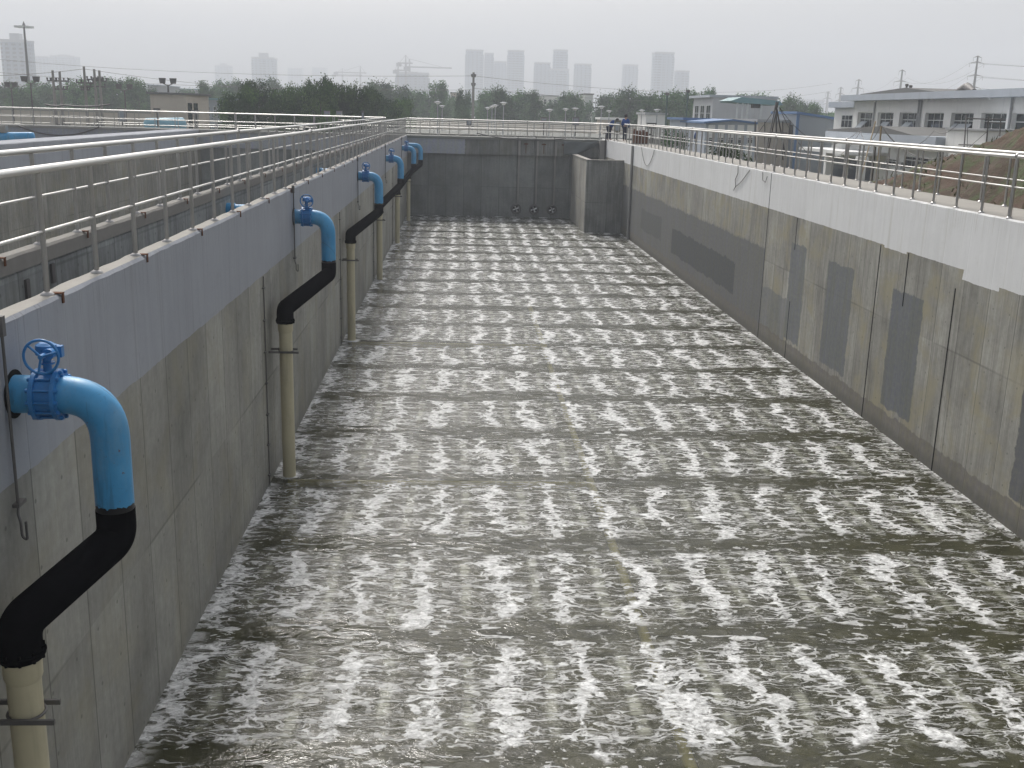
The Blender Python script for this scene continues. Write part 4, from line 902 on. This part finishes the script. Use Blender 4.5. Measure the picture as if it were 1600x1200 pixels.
for px in (1294, 1347): A = onX(px, 250, X2-1.3); wpart(MB().box(X2-1.5, X2-1.1, A.y-.22, A.y+.22, -3.5, -.32).box(X2-1.6, X2-1.0, A.y-.32, A.y+.32, -.55, -.325), 'porch_column', m_white, an, O)
for yy in (58.2,): wpart(MB().tube([(X2+.8, yy, -3.5), (X2+.8, yy, .5)], .08, 8), 'downspout', m_greyp, an, O)
for px in (1385, 1411): A = onX(px, 259, X2+.85); wpart(MB().box(A.x-.25, A.x, A.y-.25, A.y+.25, A.z-.2, A.z+.2), 'air_conditioner', m_greyp, an, O)
# white block with shadowed end
O = Vector((26, 52.5, -3.5)); bk = empty('building', O, label='plain white block with a grey end wall right of the annex, behind the soil mound', cat='building')
wpart(MB().box(26, X0-.1, 52.5, 56.9, -3.5, 1.42), 'wall', m_white, bk, O); wpart(MB().box(25.9, X0-.1, 52.4, 56.9, 1.42, 1.52), 'coping', m_greyp, bk, O)
A = onX(1466, 256, 26); B = onX(1478, 266, 26); window(None, bk, O, A, B, 2, .5, 'x', .04)
# black pipe along the annex
A = onX(1368, 222, 25.3); tag(MB().tube(bend([(25.3, A.y, -3.4), (25.3, A.y, .5), (25.3, 51.6, .5)], .3, 5), .085, 8).build('heating_pipe', m_black), 'long black pipe bracketed along the front of the white annex', 'pipe')
# sheet metal shed with blue trim
Y3 = 90; A = onY(1247, 178, Y3); B = onY(1337, 192, Y3); O = Vector((A.x, Y3, -3.5)); sh = empty('building', O, label='grey sheet metal shed with bright blue corner and roof trim', cat='building')
wpart(MB().prism([(A.x, -3.5), (A.x+9, -3.5), (A.x+9, A.z-2.0), (B.x, B.z), (A.x, A.z)], 'y', Y3, Y3+7.5), 'wall', m_panel, sh, O)
wpart(MB().box(A.x-.08, A.x+.14, Y3-.06, Y3+.1, -3.5, A.z), 'corner_trim', m_bluetrim, sh, O)
wpart(MB().prism([(A.x-.15, A.z), (B.x, B.z), (B.x, B.z+.2), (A.x-.15, A.z+.2)], 'y', Y3-.15, Y3+7.6), 'roof_trim', m_bluetrim, sh, O)
A = onX(1242, 200, O.x-.03); wpart(MB().box(O.x-.06, O.x-.002, 91, 92, .2, 1.3), 'window', m_glass, sh, O)
# two storey pale building behind
Y4 = 130; A = onY(1115, 148, Y4); B = onY(1215, 150, Y4); O = Vector((A.x, Y4, -3.5)); b4 = empty('building', O, label='pale two storey building with windows on its left side, behind the teal canopy', cat='building')
wpart(MB().box(A.x, B.x, Y4, Y4+11, -3.5, A.z-.3), 'wall', m_tile, b4, O); wpart(MB().box(A.x-.5, B.x+.1, Y4-.1, Y4+11.6, A.z-.3, A.z), 'roof', m_fascia, b4, O)
for i in range(3): window(None, b4, O, (A.x, Y4+1+3.3*i, A.z-1.2), (A.x, Y4+3.2+3.3*i, A.z-3.1), 2, .5, 'x', .05); window(None, b4, O, (A.x, Y4+1+3.3*i, A.z-4.6), (A.x, Y4+3.2+3.3*i, A.z-6.2), 2, .5, 'x', .05)
# low workshop with white bays
Y5 = 85; A = onY(1103, 188, Y5); B = onY(1183, 189, Y5); C_ = onY(1145, 184, Y5); O = Vector((A.x, Y5, -3.5)); b5 = empty('building', O, label='low workshop with five white bays and a blue edged roof behind the right walkway', cat='building')
wpart(MB().prism([(A.x, -3.5), (B.x, -3.5), (B.x, B.z-.25), (C_.x, C_.z-.25), (A.x, A.z-.25)], 'y', Y5, Y5+9), 'wall', m_fascia, b5, O)
wpart(MB().prism([(A.x-.2, A.z-.25), (C_.x, C_.z-.25), (B.x, B.z-.25), (B.x, B.z-.1), (C_.x, C_.z-.1), (A.x-.2, A.z-.1)], 'y', Y5-.3, Y5+9.1), 'roof', m_bluetrim, b5, O)
for i in range(5):
    px = 1107+15.2*i; a = onY(px, 195, Y5); b = onY(px+10.5, 195, Y5)
    wpart(MB().box(a.x, b.x, Y5-.05, Y5-.003, a.z-1.0, a.z), 'bay_panel', m_white, b5, O)
    window(None, b5, O, (a.x+.08, Y5, a.z-.75), (b.x-.02, Y5, a.z-1.45), 1, .5, 'y', .09)
    wpart(MB().box(a.x, b.x, Y5-.05, Y5-.003, a.z-3.2, a.z-1.5), 'bay_panel', m_white, b5, O)
A = onY(1081, 185, 92); B = onY(1104, 186, 92); O = Vector((A.x, 92, -3.5)); b6 = empty('building', O, label='blue grey side wing left of the workshop with white bays', cat='building')
wpart(MB().box(A.x-.5, B.x+.3, 92, 99, -3.5, A.z-.15), 'wall', m_fascia, b6, O); wpart(MB().box(A.x-.8, B.x+.5, 91.7, 99, A.z-.15, A.z+.05), 'roof', m_bluetrim, b6, O)
hut(1186, 1246, 187, 215, 92, 8, 'plain cream building between the workshop and the blue trimmed shed', m_cream, m_greyp)
# teal canopy on posts
Yc = 100; A = onY(1147, 153, Yc); B = onY(1219, 156, Yc); O = Vector((A.x, Yc, 1.0)); cn = empty('canopy', O, label='open canopy with a teal sheet roof on thin posts above the workshop', cat='canopy')
wpart(MB().prism([(A.x-.2, A.z-.25), (A.x+.7, A.z+.1), (B.x, A.z-.15), (B.x+.3, A.z-.5), (B.x, A.z-.55), (A.x, A.z-.4)], 'y', Yc, Yc+5), 'roof', m_teal, cn, O)
for px in (1152, 1160, 1168, 1189, 1216): q = onY(px, 170, Yc+.5); wpart(MB().box(q.x-.07, q.x+.07, Yc+.4, Yc+.55, -3.5, A.z-.3), 'post', m_frame, cn, O)
q = onY(1183, 162, Yc+1); wpart(MB().box(q.x-.4, q.x+.4, Yc+1, Yc+1.6, q.z-.4, q.z+.3), 'hoist', m_rod, cn, O)
# green poles
for px, pt, lb in ((1043, 146, 'left one of two slim green poles before the dark hedge of trees'), (1075, 142, 'right one of two slim green poles before the dark hedge of trees')):
    q = onY(px, pt, 118); g = empty('lamp_pole', (q.x, 118, -3.5), label=lb, cat='pole', group='slim green poles'); MB().tube([(0, 0, 0), (0, 0, q.z+3.5)], [.14, .08], 8).build('pole', simple('green_paint', (.05, .11, .09), .5), g); MB().tube([(0, 0, q.z+3.3), (0, 0, q.z+3.6)], [.2, .25], 8).build('lamp_head', m_rod, g)
# scaffolds and tripods
def scaffold(name, label, bars, Y=None, mat=None):
    g = None; m = MB()
    for (x0, y0, x1, y1, Ya_, Yb_, r_) in bars: m.tube([onY(x0, y0, Ya_), onY(x1, y1, Yb_)], r_*.62, 6)
    tag(m.build(name, mat or m_rod), label, 'scaffold')
scaffold('tripod', 'dark pole tripod with a plank platform beyond the right railing', [(1213, 159, 1196, 243, 46, 45, .05), (1213, 159, 1213, 246, 46, 46, .06), (1213, 166, 1227, 243, 46, 47, .05), (1216, 159, 1201, 232, 46.5, 48, .045), (1180, 189, 1180, 262, 45, 45, .04), (1195, 190, 1195, 258, 46, 46, .04), (1223, 190, 1223, 250, 46, 46, .05), (1213, 168, 1185, 207, 46, 46, .025),
    (1168, 206, 1230, 208, 45, 46, .045), (1181, 210, 1229, 211, 45, 46, .04)])
scaffold('tripod', 'leaning bamboo pole pair in front of the annex gable', [(1368, 190, 1343, 285, 50, 47, .05), (1377, 197, 1369, 285, 50, 49, .07)], mat=simple('bamboo', (.25, .19, .10), .7))
scaffold('scaffold', 'dark pole scaffold frame beside the soil mound', [(1510, 180, 1505, 250, 42, 41, .045), (1512, 200, 1511, 238, 42, 42, .02), (1545, 182, 1541, 226, 41, 41, .045), (1564, 184, 1562, 213, 43, 43, .04), (1510, 185, 1568, 187, 42, 43, .04), (1498, 226, 1543, 227, 42, 41, .04), (1540, 190, 1566, 193, 41, 43, .03), (1512, 232, 1543, 205, 42, 41, .015)])
wires('cable', 'slack black cables from the tripod to the white annex', [(onY(1218, 168, 46), onY(1348, 199, 60), 1.2), (onY(1218, 168, 46), onY(1345, 205, 60), 1.9), (onY(1345, 205, 60), onY(1376, 196, 50), .7), (onY(1378, 197, 50), onY(1460, 204, 54), .9), (onY(1460, 204, 54), onY(1500, 190, 50), .3), (onY(1378, 197, 50), onY(1520, 226, 44), 1.0)], .018)

# pylons on the right horizon
def pylon(px, pyt, Y, label, arms):
    q = onY(px, pyt, Y); h = q.z+3.5; g = empty('transmission_pole', (q.x, Y, -3.5), math.radians(8), label, 'power pylon', 'steel transmission poles behind the white building'); s_ = Y/400
    MB().tube([(0, 0, 0), (0, 0, h)], [.75*s_, .28*s_], 8).build('mast', m_rod, g)
    for f_, w_ in arms:
        z_ = q.z+3.5-f_*s_; a = MB().tube([(-w_*s_, 0, z_-.2*s_), (0, 0, z_+.35*s_), (w_*s_, 0, z_-.2*s_)], [.06*s_, .22*s_, .06*s_], 6).build('crossarm', m_rod, g)
        for sd in (-1, 1): MB().tube([(sd*w_*s_, 0, z_-.2*s_), (sd*w_*s_*.97, 0, z_-1.6*s_)], .07*s_, 5).build('insulator', m_greyp, a)
    return q
PY = [pylon(1528, 88, 400, 'nearest steel transmission pole with three crossarms above the white roof', [(.3, 1.7), (2.3, 3.0), (6.9, 3.2), (11.2, 3.0)]), pylon(1410, 110, 540, 'second steel transmission pole, above the dark roof of the white building', [(.2, 1.3), (4.0, 2.9), (7.6, 3.0)]), pylon(1342, 125, 700, 'third steel transmission pole at the left end of the white roof', [(.2, 1.2), (3, 2.4)]),
      pylon(1314, 137, 850, 'fourth small steel transmission pole left of the white building', [(.2, 1), (2.3, 1.8), (4.6, 1.8)]), pylon(1294, 144, 1000, 'fifth tiny steel transmission pole among the hazy trees', [(.3, 1.0), (2.3, 1.8), (4.3, 1.8)]), pylon(1235, 144, 1100, 'faintest steel transmission pole, above the hazy tree left of the shed', [(.2, .8)])]
sg = []
for i in range(len(PY)-1):
    for sd in (-1, 1):
        for f_ in (2.5, 7.2): sg.append((PY[i]+Vector((sd*3, 0, -f_*(400+140*i)/400)), PY[i+1]+Vector((sd*3, 0, -f_*(540+150*i)/400)), 5))
for f_ in (2.5, 7.2, 11.4): 
    for sd in (-1, 1): sg.append((PY[0]+Vector((sd*3, 0, -f_)), PY[0]+Vector((90+sd*3, -170, -f_+3)), 5))
wires('transmission_line', 'thin transmission wires strung between the steel poles', sg, .045)

# ================================================================= DISTANT TOWERS
def tower(px0, px1, pyt, D, label, mat=None, crown=0, steps=0, depth=None):
    a, b = onY(px0, pyt, D), onY(px1, pyt, D); W = b.x-a.x; h = (a.z+b.z)/2+3.5; g = empty('tower_block', ((a.x+b.x)/2, D, -3.5), label=label, cat='tower block'); mt = mat or m_tower; dp = depth or max(14, W*.7)
    m = MB().box(-W*.46, W*.46, 0, dp, 0, h)
    for k in range(4): u = -W*.5+W*k/4*1.0; m.box(u+W*.03, u+W*.19, -1.6, 0, 0, h-3*(k % 2))
    m.box(-W*.5, -W*.46, 2, dp*.6, 0, h-4).box(W*.46, W*.5, 2, dp*.6, 0, h-4)
    m.build('wall', mt, g)
    if crown:
        c = MB().box(-W*.2, W*.15, dp*.2, dp*.7, h, h+crown)
        c.build('roof_house', m_greyp, g)
    MB().box(-W*.48, W*.48, -.6, .4, h, h+2.2).build('parapet', m_greyp, g); MB().box(-W*.48, W*.48, dp-.4, dp, h, h+2.2).build('parapet', m_greyp, g)
    return g
TW = [(0, 43, 66, 900, 'large grey slab tower at the left edge behind the high mast light', m_tower2, 7), (46, 76, 90, 1700, 'pale block just right of the left edge tower', None, 0), (77, 117, 89, 1800, 'pale wide block behind the left utility poles', None, 4),
 (335, 361, 104, 2000, 'faint block with stepped top above the left end of the dark trees', None, 6), (392, 430, 92, 1500, 'grey blue tower with a roof house above the dark trees', None, 8), (449, 473, 108, 2300, 'very faint block right of the roof house tower', None, 0), (487, 511, 107, 2300, 'second very faint block, left of the first crane', None, 0),
 (617, 671, 116, 1300, 'broad low block with cranes on its roof', m_tower2, 3), (727, 756, 80, 1500, 'leftmost tall tower of the central group', None, 0), (757, 772, 85, 1560, 'narrow tower joined to the leftmost tall tower', None, 0), (772, 792, 98, 1620, 'lower tower between the two left tall towers', None, 0), (793, 820, 81, 1500, 'tall slim tower second from left in the central group', None, 0),
 (835, 861, 100, 1500, 'shorter tower left of the stepped central tower', None, 0), (865, 888, 80, 1500, 'tall central tower rising from a wider base', None, 0), (859, 890, 110, 1480, 'wider lower base block of the tall central tower', None, 0), (898, 925, 102, 1500, 'tower right of the stepped central tower', None, 0), (974, 998, 103, 1600, 'lone tower above the trees left of the tallest right tower', None, 0),
 (1022, 1055, 84, 1400, 'tall tower on the right of the skyline above the dark trees', None, 0), (1056, 1078, 113, 1420, 'short tower attached right of the tall right tower', None, 0), (1240, 1290, 158, 1500, 'very faint low block behind the transmission poles', None, 0)]
for (a, b, t, D, lb, mt, cr) in TW: tower(a, b, t, D, lb, mt, cr)
def crane(px, pyt, D, label, jl, jr):
    q = onY(px, pyt, D); h = q.z+3.5; g = empty('tower_crane', (q.x, D, -3.5), label=label, cat='crane'); m = MB().box(-1.1, 1.1, -1.1, 1.1, 0, h-9); m.build('mast', m_rod, g)
    MB().tube([(-jl, 0, h-9), (jr, 0, h-9)], .8, 4).build('jib', m_rod, g); MB().tube([(0, 0, h-9), (0, 0, h)], [1.0, .4], 5).build('tower_top', m_rod, g)
    MB().tube([(0, 0, h), (jr*.8, 0, h-8.6)], .2, 4).tube([(0, 0, h), (-jl*.8, 0, h-8.6)], .2, 4).build('stay', m_rod, g); MB().box(-jl-2, -jl+4, -1, 1, h-13, h-9).build('counterweight', m_rod, g)
crane(535, 107, 1700, 'faint tower crane left of the second crane, above the dark trees', 14, 30); crane(563, 103, 1500, 'tower crane above the right end of the dark trees', 34, 8)
crane(622, 97, 1290, 'left crane on the roof of the broad low block', 4, 14); crane(634, 86, 1295, 'tallest crane on the roof of the broad low block', 9, 8); crane(640, 92, 1310, 'right crane on the roof of the broad low block', 5, 50)

# ================================================================= TREES
def crown_mesh(name, seed, W, H, lobes, nclump, per, leaf, mat, skirt=.15):
    """crown of leaf sprays: lobes give the outline, sprays leave gaps"""
    r_ = random.Random(seed); L = []
    for k in range(lobes):
        a = r_.uniform(0, 6.28); t = r_.random()
        L.append((Vector((math.cos(a)*W*.32*r_.uniform(.3, 1), math.sin(a)*W*.32*r_.uniform(.3, 1), H*(.30+.55*t))), W*r_.uniform(.17, .30)*(1.1-.45*t), H*r_.uniform(.12, .22)))
    L.append((Vector((0, 0, H*.55)), W*.33, H*.36)); vs = []; fs = []
    for c in range(nclump):
        o, rx, rz = L[r_.randrange(len(L))]
        d = Vector((r_.gauss(0, 1), r_.gauss(0, 1), r_.gauss(0, 1))).normalized(); k = r_.uniform(.5, 1.0)
        cc = o+Vector((d.x*rx*k, d.y*rx*k, d.z*rz*k)); cr = leaf*r_.uniform(1.6, 3.2)
        if cc.z < H*skirt: cc.z = H*skirt+r_.random()*H*.1
        for q in range(per):
            e = Vector((max(-1, min(1, r_.gauss(0, .42))), max(-1, min(1, r_.gauss(0, .42))), max(-.6, min(.6, r_.gauss(0, .3)))))*cr; p_ = cc+e; s_ = leaf*r_.uniform(.45, 1.0)
            n_ = (d*.7+Vector((r_.gauss(0, .6), r_.gauss(0, .6), r_.gauss(.4, .5)))).normalized(); u = n_.orthogonal().normalized(); ang = r_.uniform(0, 3.14); v = n_.cross(u); u, v = u*math.cos(ang)+v*math.sin(ang), v*math.cos(ang)-u*math.sin(ang)
            i = len(vs); vs += [p_-u*s_*.5, p_+v*s_*.32, p_+u*s_*.6, p_-v*s_*.32]; fs.append((i, i+1, i+2, i+3))
    me = bpy.data.meshes.new(name); me.from_pydata(vs, [], fs); me.materials.append(mat); return me, L
def trunk_mesh(seed, H, L, r0=.2):
    m = MB(); r_ = random.Random(seed); m.tube([(0, 0, 0), (.05, .03, H*.3), (-.04, .05, H*.55), (0, 0, H*.8)], [r0, r0*.75, r0*.5, r0*.15], 8)
    for o, rx, rz in L[:7]:
        s_ = Vector((0, 0, H*r_.uniform(.2, .4))); m.tube([s_, s_.lerp(o, .5)+Vector((0, 0, .3)), o+Vector((0, 0, rz*.3))], [r0*.45, r0*.28, r0*.08], 6)
    return m
PROTO = []
def proto(seed, W, H, lobes, nclump, per, leaf, mat):
    me, L = crown_mesh('crown', seed, W, H, lobes, nclump, per, leaf, mat); tr = trunk_mesh(seed, H, L, .22)
    g = empty('tree', (0, 0, 0)); tr.build('trunk', m_bark, g); c = bpy.data.objects.new('crown', me); COL.objects.link(c); c.parent = g
    PROTO.append([g, W, H, False]); return len(PROTO)-1
pA = proto(1, 9, 7.6, 16, 460, 26, .36, m_leaf); pB = proto(2, 8, 8.2, 14, 420, 26, .36, m_leaf); pC = proto(3, 10, 7.0, 18, 480, 26, .36, m_leaf)
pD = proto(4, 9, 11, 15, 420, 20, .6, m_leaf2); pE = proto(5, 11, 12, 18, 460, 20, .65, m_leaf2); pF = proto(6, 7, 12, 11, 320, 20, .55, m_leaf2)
def tree(pi, px, pyt, Y, label, wpx=None, group=None, zb=-3.5):
    g, W, H, used = PROTO[pi]; q = onY(px, pyt, Y); h = q.z-zb; sz = h/H
    wid = (wpx*Y/F_PX) if wpx else W*sz
    o = g if not used else dup(g); PROTO[pi][3] = True
    o.location = (q.x, Y, zb); o.scale = (wid/W, wid/W, sz); o.rotation_euler.z = R.uniform(0, 6.28); tag(o, label, 'tree', group)
GN = 'dark leafy trees behind the left railings'
near = [(pA, 372, 133, 112, 'dark bushy tree at the left end of the dark clump, beside the low teal roof', 62), (pB, 405, 129, 116, 'dark tree second from left in the dark clump, below the roof house tower', 62), (pC, 437, 132, 112, 'dark tree in the clump below the first faint block', 60), (pA, 470, 124, 118, 'dark tree with a pointed top in the middle of the dark clump', 60),
 (pB, 500, 128, 112, 'dark tree filling the middle right of the dark clump', 56), (pA, 524, 120, 116, 'highest dark tree of the clump, left of the cranes', 66), (pC, 556, 130, 114, 'dark tree right of the highest one in the clump', 58), (pB, 578, 140, 122, 'lower dark tree near the right end of the clump', 46), (pA, 606, 146, 130, 'small dark tree below the broad block with cranes', 46), (pC, 628, 152, 138, 'last low dark tree of the clump, beside the hazy trees', 44)]
for (pi, px, py, Y, lb, w_) in near: tree(pi, px, py-1, Y, lb, w_*1.12, GN)
GH = 'hazy trees along the horizon'
far = [(pD, 5, 128, 230, 'hazy tree at the left edge below the slab tower', 44), (pE, 30, 136, 200, 'hazy rounded tree left of the tall twin floodlight', 44), (pD, 62, 126, 250, 'hazy tree right behind the tall twin floodlight', 40), (pE, 85, 134, 220, 'hazy tree behind the left pair of utility poles', 42), (pD, 124, 122, 200, 'round hazy tree behind the tallest utility pole', 36), (pE, 172, 121, 210, 'broad round hazy tree right of the utility pole group', 52), (pF, 152, 136, 240, 'hazy tree behind the middle utility pole', 30),
 (pF, 212, 122, 200, 'slender hazy tree just left of the pump house', 34), (pD, 232, 138, 230, 'hazy tree behind the left end of the pump house', 26), (pE, 290, 140, 260, 'low hazy tree behind the pump house roof', 36), (pF, 320, 127, 210, 'spiky hazy tree right of the pump house', 26), (pD, 345, 126, 230, 'hazy tree between the pump house and the dark clump', 32), (pE, 376, 125, 250, 'hazy tree peeping above the left dark tree', 40),
 (pD, 420, 122, 260, 'hazy tree top above the dark clump below the roof house tower', 40), (pE, 585, 126, 220, 'hazy tree behind the right end of the dark clump', 46), (pD, 617, 131, 220, 'hazy tree in front of the broad block with cranes', 44), (pE, 645, 140, 240, 'hazy tree right of the broad block', 38), (pF, 687, 127, 230, 'tall hazy tree with two rounded tops right of the cranes', 28), (pD, 664, 144, 260, 'faint hazy tree left of the tall two topped tree', 34), (pD, 724, 139, 190, 'pointed hazy tree left of the lone pole', 22), (pD, 706, 150, 250, 'low faint hazy tree before the pink grey building', 28),
 (pE, 762, 140, 220, 'hazy tree right of the lone pole', 36), (pD, 785, 136, 200, 'hazy tree below the second tall tower', 36), (pE, 815, 142, 215, 'broad hazy tree below the slim tower', 46), (pF, 838, 142, 200, 'hazy tree with a pointed top left of the small white building', 22), (pD, 862, 158, 230, 'low hazy tree in front of the small white building', 34), (pE, 893, 143, 210, 'hazy tree left of the narrow white building', 34), (pD, 912, 156, 240, 'low hazy tree below the narrow white building', 26),
 (pE, 948, 146, 210, 'hazy tree right of the narrow white building', 34), (pD, 976, 138, 190, 'tallest hazy tree right of the centre, below the lone tower', 42), (pE, 996, 146, 195, 'hazy tree right of the tallest centre tree', 28)]
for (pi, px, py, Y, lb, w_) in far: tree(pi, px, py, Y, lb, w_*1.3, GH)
right = [(pE, 1020, 146, 180, 'dense tree at the left end of the dark hedge below the tall right tower', 40), (pD, 1045, 143, 185, 'dense tree behind the left slim green pole', 40), (pE, 1072, 143, 180, 'dense tree behind the right slim green pole', 42), (pD, 1098, 142, 190, 'dense tree left of the pale two storey building', 36), (pF, 1112, 139, 200, 'narrow dark tree top above the pale two storey building', 16), (pE, 1180, 147, 260, 'hazy tree top above the teal canopy', 60),
 (pD, 1232, 151, 200, 'hazy tree left of the blue trimmed shed', 40), (pE, 1256, 160, 210, 'hazy tree behind the blue trimmed shed', 32), (pF, 1276, 162, 190, 'small pointed hazy tree above the blue trimmed roof', 22), (pD, 1296, 177, 230, 'low hazy tree left of the large white building', 40)]
for (pi, px, py, Y, lb, w_) in right: tree(pi, px, py-1, Y, lb, w_*1.35, 'trees behind the right hand buildings')
# distant wood as one mass along the horizon
def wood():
    m_ = []; vs = []; fs = []; r_ = random.Random(5)
    for i in range(5200):
        x = r_.uniform(-330, 260); y = r_.uniform(330, 380); h = 6+3.2*mnoise.noise(Vector((x*.03, 1, 0)))+2.0*mnoise.noise(Vector((x*.11, 4, 0)))
        z = -3.5+h*r_.random()**.5*1.15; s_ = r_.uniform(.7, 1.6); c = Vector((x, y, z)); u = Vector((r_.gauss(0, 1), r_.gauss(0, .4), r_.gauss(0, .6))).normalized()*s_; v = u.cross(Vector((0, 1, .3))).normalized()*s_*.8; k = len(vs)
        vs += [c-u, c+v, c+u, c-v]; fs.append((k, k+1, k+2, k+3))
    me = bpy.data.meshes.new('wood'); me.from_pydata(vs, [], fs); me.materials.append(m_leaf2); o = bpy.data.objects.new('distant_wood', me); COL.objects.link(o)
    tag(o, 'hazy mass of distant woodland along the horizon', 'woodland', kind='stuff')
wood()
# bush beyond the right railing
def shrub(px, py, Y, W, H, zb, label, seed, mat):
    q = onY(px, py, Y); g = empty('shrub', (q.x, Y, zb), label=label, cat='shrub'); me, L = crown_mesh('foliage', seed, W, H, 10, 120, 18, .16, mat, .0)
    o = bpy.data.objects.new('foliage', me); COL.objects.link(o); o.parent = g; trunk_mesh(seed, H*.8, L, .05).build('stem', m_bark, g)
m_bush = leaf_mat('leaf_bush', (.03, .06, .015), (.08, .12, .03))
shrub(1118, 235, 52, 2.8, 2.2, -1.6, 'green shrub just beyond the right railings below the workshop', 21, m_bush)
shrub(1052, 225, 64, 2.0, 2.6, -1.6, 'dark green shrub behind the right railings near the white helmet', 22, m_leaf2)
shrub(1150, 240, 50, 1.8, 1.4, -1.4, 'small green shrub right of the larger one beyond the right railings', 23, m_bush)

# ================================================================= SOIL MOUND on the right
def mound():
    az = [(-.1, -1.2), (.24, -1.0), (.33, -.55), (.40, -.2), (.437, .45), (.475, .85), (.50, 1.1), (.52, 1.35), (.545, 1.6), (.60, 1.9), (.8, 2.3), (1.4, 1.8)]
    def ridge(t):
        for i in range(len(az)-1):
            if az[i][0] <= t <= az[i+1][0]: k = (t-az[i][0])/(az[i+1][0]-az[i][0]); return az[i][1]*(1-k)+az[i+1][1]*k
        return az[-1][1]
    nx, ny = 130, 230; vs = []
    for j in range(ny+1):
        for i in range(nx+1):
            X = 11.45+22*i/nx; Y = 10+62*j/ny; t = X/Y; rz = ridge(min(1.39, t)); d = math.hypot(X, Y)
            foot = -.28 if Y < 42 else -.28-(Y-42)*.05
            rise = max(0, min(1, (X-11.6)/2.5)); rise = rise*rise*(3-2*rise)
            z = foot+(rz-foot)*rise if rz > foot else foot+(rz-foot)*min(1, (X-11.5)/3)
            fall = max(0, min(1, (d-36)/9)); z = z*(1-fall)+(-3.55)*fall
            z += .28*mnoise.fractal(Vector((X*.8, Y*.8, 0)), .9, 2.1, 4)*(.35+rise) + .05*mnoise.noise(Vector((X*5, Y*5, 2)))
            edge = min(1, (X-11.45)/.5); z = z*edge+(foot-.1)*(1-edge); z = min(z, 9)
            if j in (0, ny) or i == nx: z = -3.6
            vs.append((X, Y, z))
    fs = [(j*(nx+1)+i, j*(nx+1)+i+1, (j+1)*(nx+1)+i+1, (j+1)*(nx+1)+i) for j in range(ny) for i in range(nx)]
    tag(MB().add(vs, fs, True).build('soil_mound', m_mound), kind='structure')
    # rough weeds on the mound
    r_ = random.Random(3); wv = []; wf = []
    for k in range(5200):
        v = vs[r_.randrange(len(vs))]
        if v[2] < -1.6 or mnoise.noise(Vector((v[0]*.6, v[1]*.6, 3))) < -.02: continue
        for q in range(4):
            b = Vector(v)+Vector((r_.gauss(0, .12), r_.gauss(0, .12), -.02)); d = Vector((r_.gauss(0, .5), r_.gauss(0, .5), 1)).normalized()*r_.uniform(.06, .2); s_ = d.orthogonal().normalized()*r_.uniform(.012, .04); i = len(wv)
            wv += [b-s_, b+s_, b+d+s_*.3, b+d-s_*.3]; wf.append((i, i+1, i+2, i+3))
    me = bpy.data.meshes.new('weeds'); me.from_pydata(wv, [], wf); me.materials.append(leaf_mat('weed_leaf', (.05, .075, .02), (.13, .14, .05))); o = bpy.data.objects.new('weeds', me); COL.objects.link(o); tag(o, 'weeds and rough grass scattered over the brown soil mound', 'weeds', kind='stuff')
mound()

# ================================================================= HAZE
def haze():
    m = bpy.data.materials.new('haze'); m.use_nodes = True; t = m.node_tree; t.nodes.remove(t.nodes['Principled BSDF'])
    pv = t.nodes.new('ShaderNodeVolumePrincipled'); pv.inputs['Color'].default_value = (.90, .935, 1.0, 1); pv.inputs['Density'].default_value = .00098; pv.inputs['Anisotropy'].default_value = .0
    t.links.new(pv.outputs[0], t.nodes['Material Output'].inputs['Volume'])
    o = MB().box(-1900, 1900, -700, 2700, -12, 175).build('haze', m); tag(o, kind='stuff')
haze()
